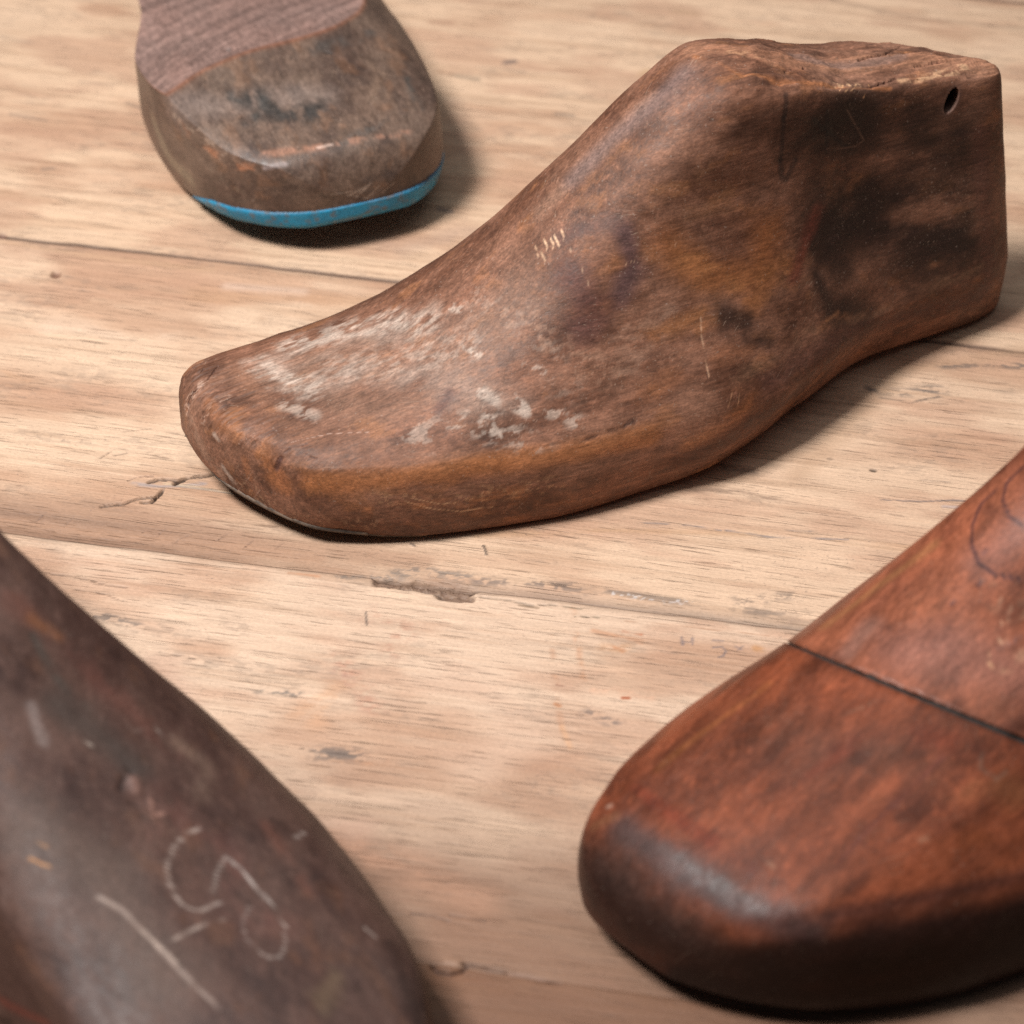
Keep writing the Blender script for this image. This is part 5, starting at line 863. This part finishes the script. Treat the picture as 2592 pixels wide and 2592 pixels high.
def build_br():
    P=DATA['br']; e=empty('shoe_last',(P['X'],P['Y'],0),P['th'],'glossy reddish brown wooden shoe last split across by a black joint, with a darkened toe','shoe last','old wooden shoe lasts')
    m=last_material('polished_red_wood',fib=.26,mott=.10,speck=.3,scr=.3,rough=.50,bump=.00007,spec=.16)
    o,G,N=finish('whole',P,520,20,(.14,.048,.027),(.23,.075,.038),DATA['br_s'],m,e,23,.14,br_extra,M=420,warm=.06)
    a,b,c=[np.array(q) for q in DATA['br_cut']]; nn=np.cross(b-a,c-a); nn/=np.linalg.norm(nn)
    if nn[0]<0: nn=-nn
    # the gap is a hair at the near side and opens towards the ridge
    t=(c-a)/np.linalg.norm(c-a); w=np.cross(nn,t)
    n2=nn+t*(-.006); n2/=np.linalg.norm(n2)
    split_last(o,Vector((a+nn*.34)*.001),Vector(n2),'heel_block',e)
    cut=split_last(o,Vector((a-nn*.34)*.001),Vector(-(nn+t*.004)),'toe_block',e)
    # dark filler added inside the joint so the gap reads as shade
    cu=np.array(cut)*1000; m0=cu.mean(0); an=np.arctan2((cu-m0)@w,(cu-m0)@t); cu=cu[np.argsort(an)][::4]; cu=m0+(cu-m0)*.978
    k=len(cu); V=np.concatenate([cu-nn*.5,cu+nn*1.3,[m0-nn*.5,m0+nn*1.3]]); F=[]
    for i in range(k):
        j=(i+1)%k; F+=[(i,j,j+k,i+k),(i,2*k,j,j),(i+k,j+k,2*k+1,2*k+1)]
    bm=bmesh.new(); vs=[bm.verts.new(x*.001) for x in V]
    for f in F:
        f=list(dict.fromkeys(f))
        try: bm.faces.new([vs[i] for i in f])
        except ValueError: pass
    bmesh.ops.recalc_face_normals(bm,faces=bm.faces[:]); me=bpy.data.meshes.new('joint_shade_fill'); bm.to_mesh(me); bm.free(); me.materials.append(plain_material('joint_shade_dark',(.02,.013,.01)))
    sp=bpy.data.objects.new('joint_shade_fill',me); collection().objects.link(sp); sp.parent=e
    bpy.data.objects.remove(o)
# --- table
LIGHT=(.61,.428,.298)
def seam_b(k,a):
    s=DATA['seams']
    if 0<=k<4: return s[k][0]*a+s[k][1]
    if k<0: return s[0][0]*a+s[0][1]-k*118
    return s[3][0]*a+s[3][1]-(k-3)*135
def build_table():
    e=empty('wooden_table',(0,0,0),DATA['phi'],'worn pale wooden tabletop of wide planks with cracks, stains and a rotten knot','table')
    mats=[plank_material('pale_plank_wood',o) for o in (0,.012,-.015)]
    A=np.concatenate([np.linspace(-650,-290,28)[:-1],np.arange(-290,190,.5),np.linspace(190,650,30)[1:]])
    for k in range(-2,7):
        vis=-1<=k<=3; fine=.5 if 0<=k<=3 else 4
        if k==-1: fine=2
        a=A if vis and k>=0 else np.linspace(-650,650,260)
        b1=seam_b(k,a)+fbm(np.stack([a/30,a*0+k,a*0],-1),3,5)*.9; b0=seam_b(k+1,a)+fbm(np.stack([a/30,a*0+k+1,a*0],-1),3,5)*.9
        wd=float(np.mean(b1-b0)); nb=int(wd/fine)
        t=np.linspace(0,1,nb); g=.3
        B=(b0+(.03 if k==2 else g))[None,:]*(1-t)[:,None]+(b1-(.03 if k==3 else g))[None,:]*t[:,None]; Aa=np.repeat(a[None,:],nb,0)
        V=np.stack([Aa,B,B*0],-1); ef=(b1[None,:]-B); en=(B-b0[None,:])
        V=V.reshape(-1,3); ef=ef.ravel(); en=en.ravel()
        st=V/np.array([70,3.2,1.]); f1=fbm(st+k*9,4,80+k); f2=fbm(V/np.array([45,16,1.])+k*5,4,90+k); f3=fbm(V/np.array([14,.9,1.])+k*3,3,95+k)
        c=np.array(LIGHT)[None,:]*np.ones((len(V),1))
        tone={0:(1,.99,.97),1:(1.0,1,1),2:(.97,.99,1.03)}.get(k,(.97,.96,.95)); c=c*np.array(tone)
        m=ss(.05,.45,f1)[:,None]*.34; c=c*(1-m)+np.array((.34,.20,.12))*m; f4=fbm(V/np.array([75,26,1.])+k*11,4,60+k); m=ss(-.02,.38,f4)[:,None]*.6; c=c*(1-m)+np.array((.38,.205,.125))*m
        m=ss(.0,.4,-f2)[:,None]*.55; c=c*(1-m)+np.array((.43,.25,.165))*m; m=ss(.12,.4,fbm(V/np.array([30,10,1.])+k*2,4,70+k))[:,None]*ss(-.1,.3,fbm(V/np.array([3,1.2,1.]),3,71))[:,None]*.28; c=c*(1-m)+np.array((.21,.155,.12))*m
        m=ss(.1,.5,f2)[:,None]*.35; c=c*(1-m)+np.array((.66,.475,.335))*m
        c*=(1+.10*f3)[:,None]
        rgh=np.zeros(len(V)); z=f1*.12+f2*.25+.05*f3
        # worn arris on both edges
        kf=.12 if k==3 else 1.; kn=.12 if k==2 else 1.
        z-=.55*np.exp(-ef/.7)*kf+.5*np.exp(-en/.7)*kn
        d=(np.exp(-(ef/(.9+.5*f3))**2)*.9+np.exp(-ef/3)*.15)*kf+(np.exp(-(en/(.9+.5*f3))**2)*.9+np.exp(-en/3)*.15)*kn; d=np.clip(d,0,.9)[:,None]; c=c*(1-d)+np.array((.13,.075,.05))*d
        if k==1: # long edge above the knot slumped; left end brown, with slope shade painted in
            lf=ss(20,-130,V[:,0]); s=ss(20,0,en)*lf; z-=2.6*s; 
            s2=ss(6,0,en+1.2*f1)*ss(-60,10,V[:,0]); z-=.9*s2; m=(s2*.55)[:,None]; c=c*(1-m)+np.array((.27,.20,.155))*m
            m=(ss(24,8,en+5*f2)*lf*.9)[:,None]; c=c*(1-m)+np.array((.21,.118,.075))*m
            rip=fbm(V/np.array([3.,1.5,1.])@np.array([[.8,.6,0],[-.6,.8,0],[0,0,1]]),3,99); z+=ss(24,6,en)*lf*.16*rip
        if k==2:
            c=c*(1+.10*np.exp(-ef/1.2)*ss(-20,20,V[:,0]))[:,None]; z+=.35*ss(12,2,ef)  # raised far edge, its lit rim painted slightly lighter
        if k==2: # browner towards its near edge: part wood tone, part painted light falloff
            m=(ss(85,15,en+16*f2+6*f1)*.85)[:,None]; c=c*(1-m)+np.array((.20,.108,.068))*m
        if k==3: c=c*np.array((.37,.27,.22))  # front board darkened overall, light falloff painted into its brown
        if 0<=k<=3:
            z+=paint(V,c,rgh,DATA['table'],True,300)
            rot=0
        W=V.copy(); W[:,2]=z
        nA=len(a); F=ring_faces(nb,nA,False)
        # sides going down
        n0=len(W); base=np.arange(nA)
        lo=W[:nA].copy(); lo[:,2]=-24; hi=W[-nA:].copy(); hi[:,2]=-24
        W=np.concatenate([W,lo,hi]); c=np.concatenate([c,np.tile((.2,.13,.09),(2*nA,1))]); rgh=np.concatenate([rgh,np.zeros(2*nA)])
        i=np.arange(nA-1)
        F=np.concatenate([F,np.stack([n0+i,n0+i+1,i+1,i],-1),np.stack([(nb-1)*nA+i,(nb-1)*nA+i+1,n0+nA+i+1,n0+nA+i],-1)])
        mk_mesh('plank',W,F,c,rgh,mats[k%3],e)
    v=[(-640,-560,-6),(640,-560,-6),(640,740,-6),(-640,740,-6)]; w=[(x,y,-40) for x,y,z in v]
    # dark board added under the planks, stops light passing through the seams
    v=[(x,y,-24.5) for x,y,z in v]
    mk_mesh('seam_backing_board',np.array(v+w),np.array([(0,1,2,3),(7,6,5,4),(0,4,5,1),(1,5,6,2),(2,6,7,3),(3,7,4,0)]),None,None,plain_material('board_wood',(.06,.04,.03)),e,False)
build_table(); build_main(); build_blue(); build_bl(); build_br()
# ---------------- camera, light ----------------
cd=bpy.data.cameras.new('camera'); cam=bpy.data.objects.new('camera',cd); collection().objects.link(cam); SC.camera=cam
cam.location=CAM*.001; cam.rotation_euler=(PI/2-PITCH,0,0); cd.sensor_width=36; cd.lens=18/math.tan(FOV/2); cd.clip_start=.02; cd.clip_end=20
cd.dof.use_dof=True; cd.dof.focus_distance=.795; cd.dof.aperture_fstop=11.5
w=bpy.data.worlds.new('World'); SC.world=w; w.use_nodes=True; bg=w.node_tree.nodes['Background']; bg.inputs[0].default_value=(.80,.88,1,1); bg.inputs[1].default_value=.06
def area(name,loc,aim,sx,sy,e,c):
    l=bpy.data.lights.new(name,'AREA'); l.shape='RECTANGLE'; l.size=sx; l.size_y=sy; l.energy=e; l.color=c; l.spread=math.radians(85)
    o=bpy.data.objects.new(name,l); collection().objects.link(o); o.location=loc; o.rotation_euler=(Vector(aim)-Vector(loc)).to_track_quat('-Z','Y').to_euler(); return o
area('key_softbox',(-.64,-.28,1.40),(-.03,.13,0),.36,.36,8.5,(1,.97,.945))
area('overhead_fill',(.0,.12,1.5),(0,.05,0),1.6,1.6,7.0,(1,.985,.97)).data.spread=PI
SC.view_settings.view_transform='Standard'; SC.view_settings.look='None'; SC.view_settings.exposure=0; SC.view_settings.gamma=1

SC.cycles.use_denoising=False
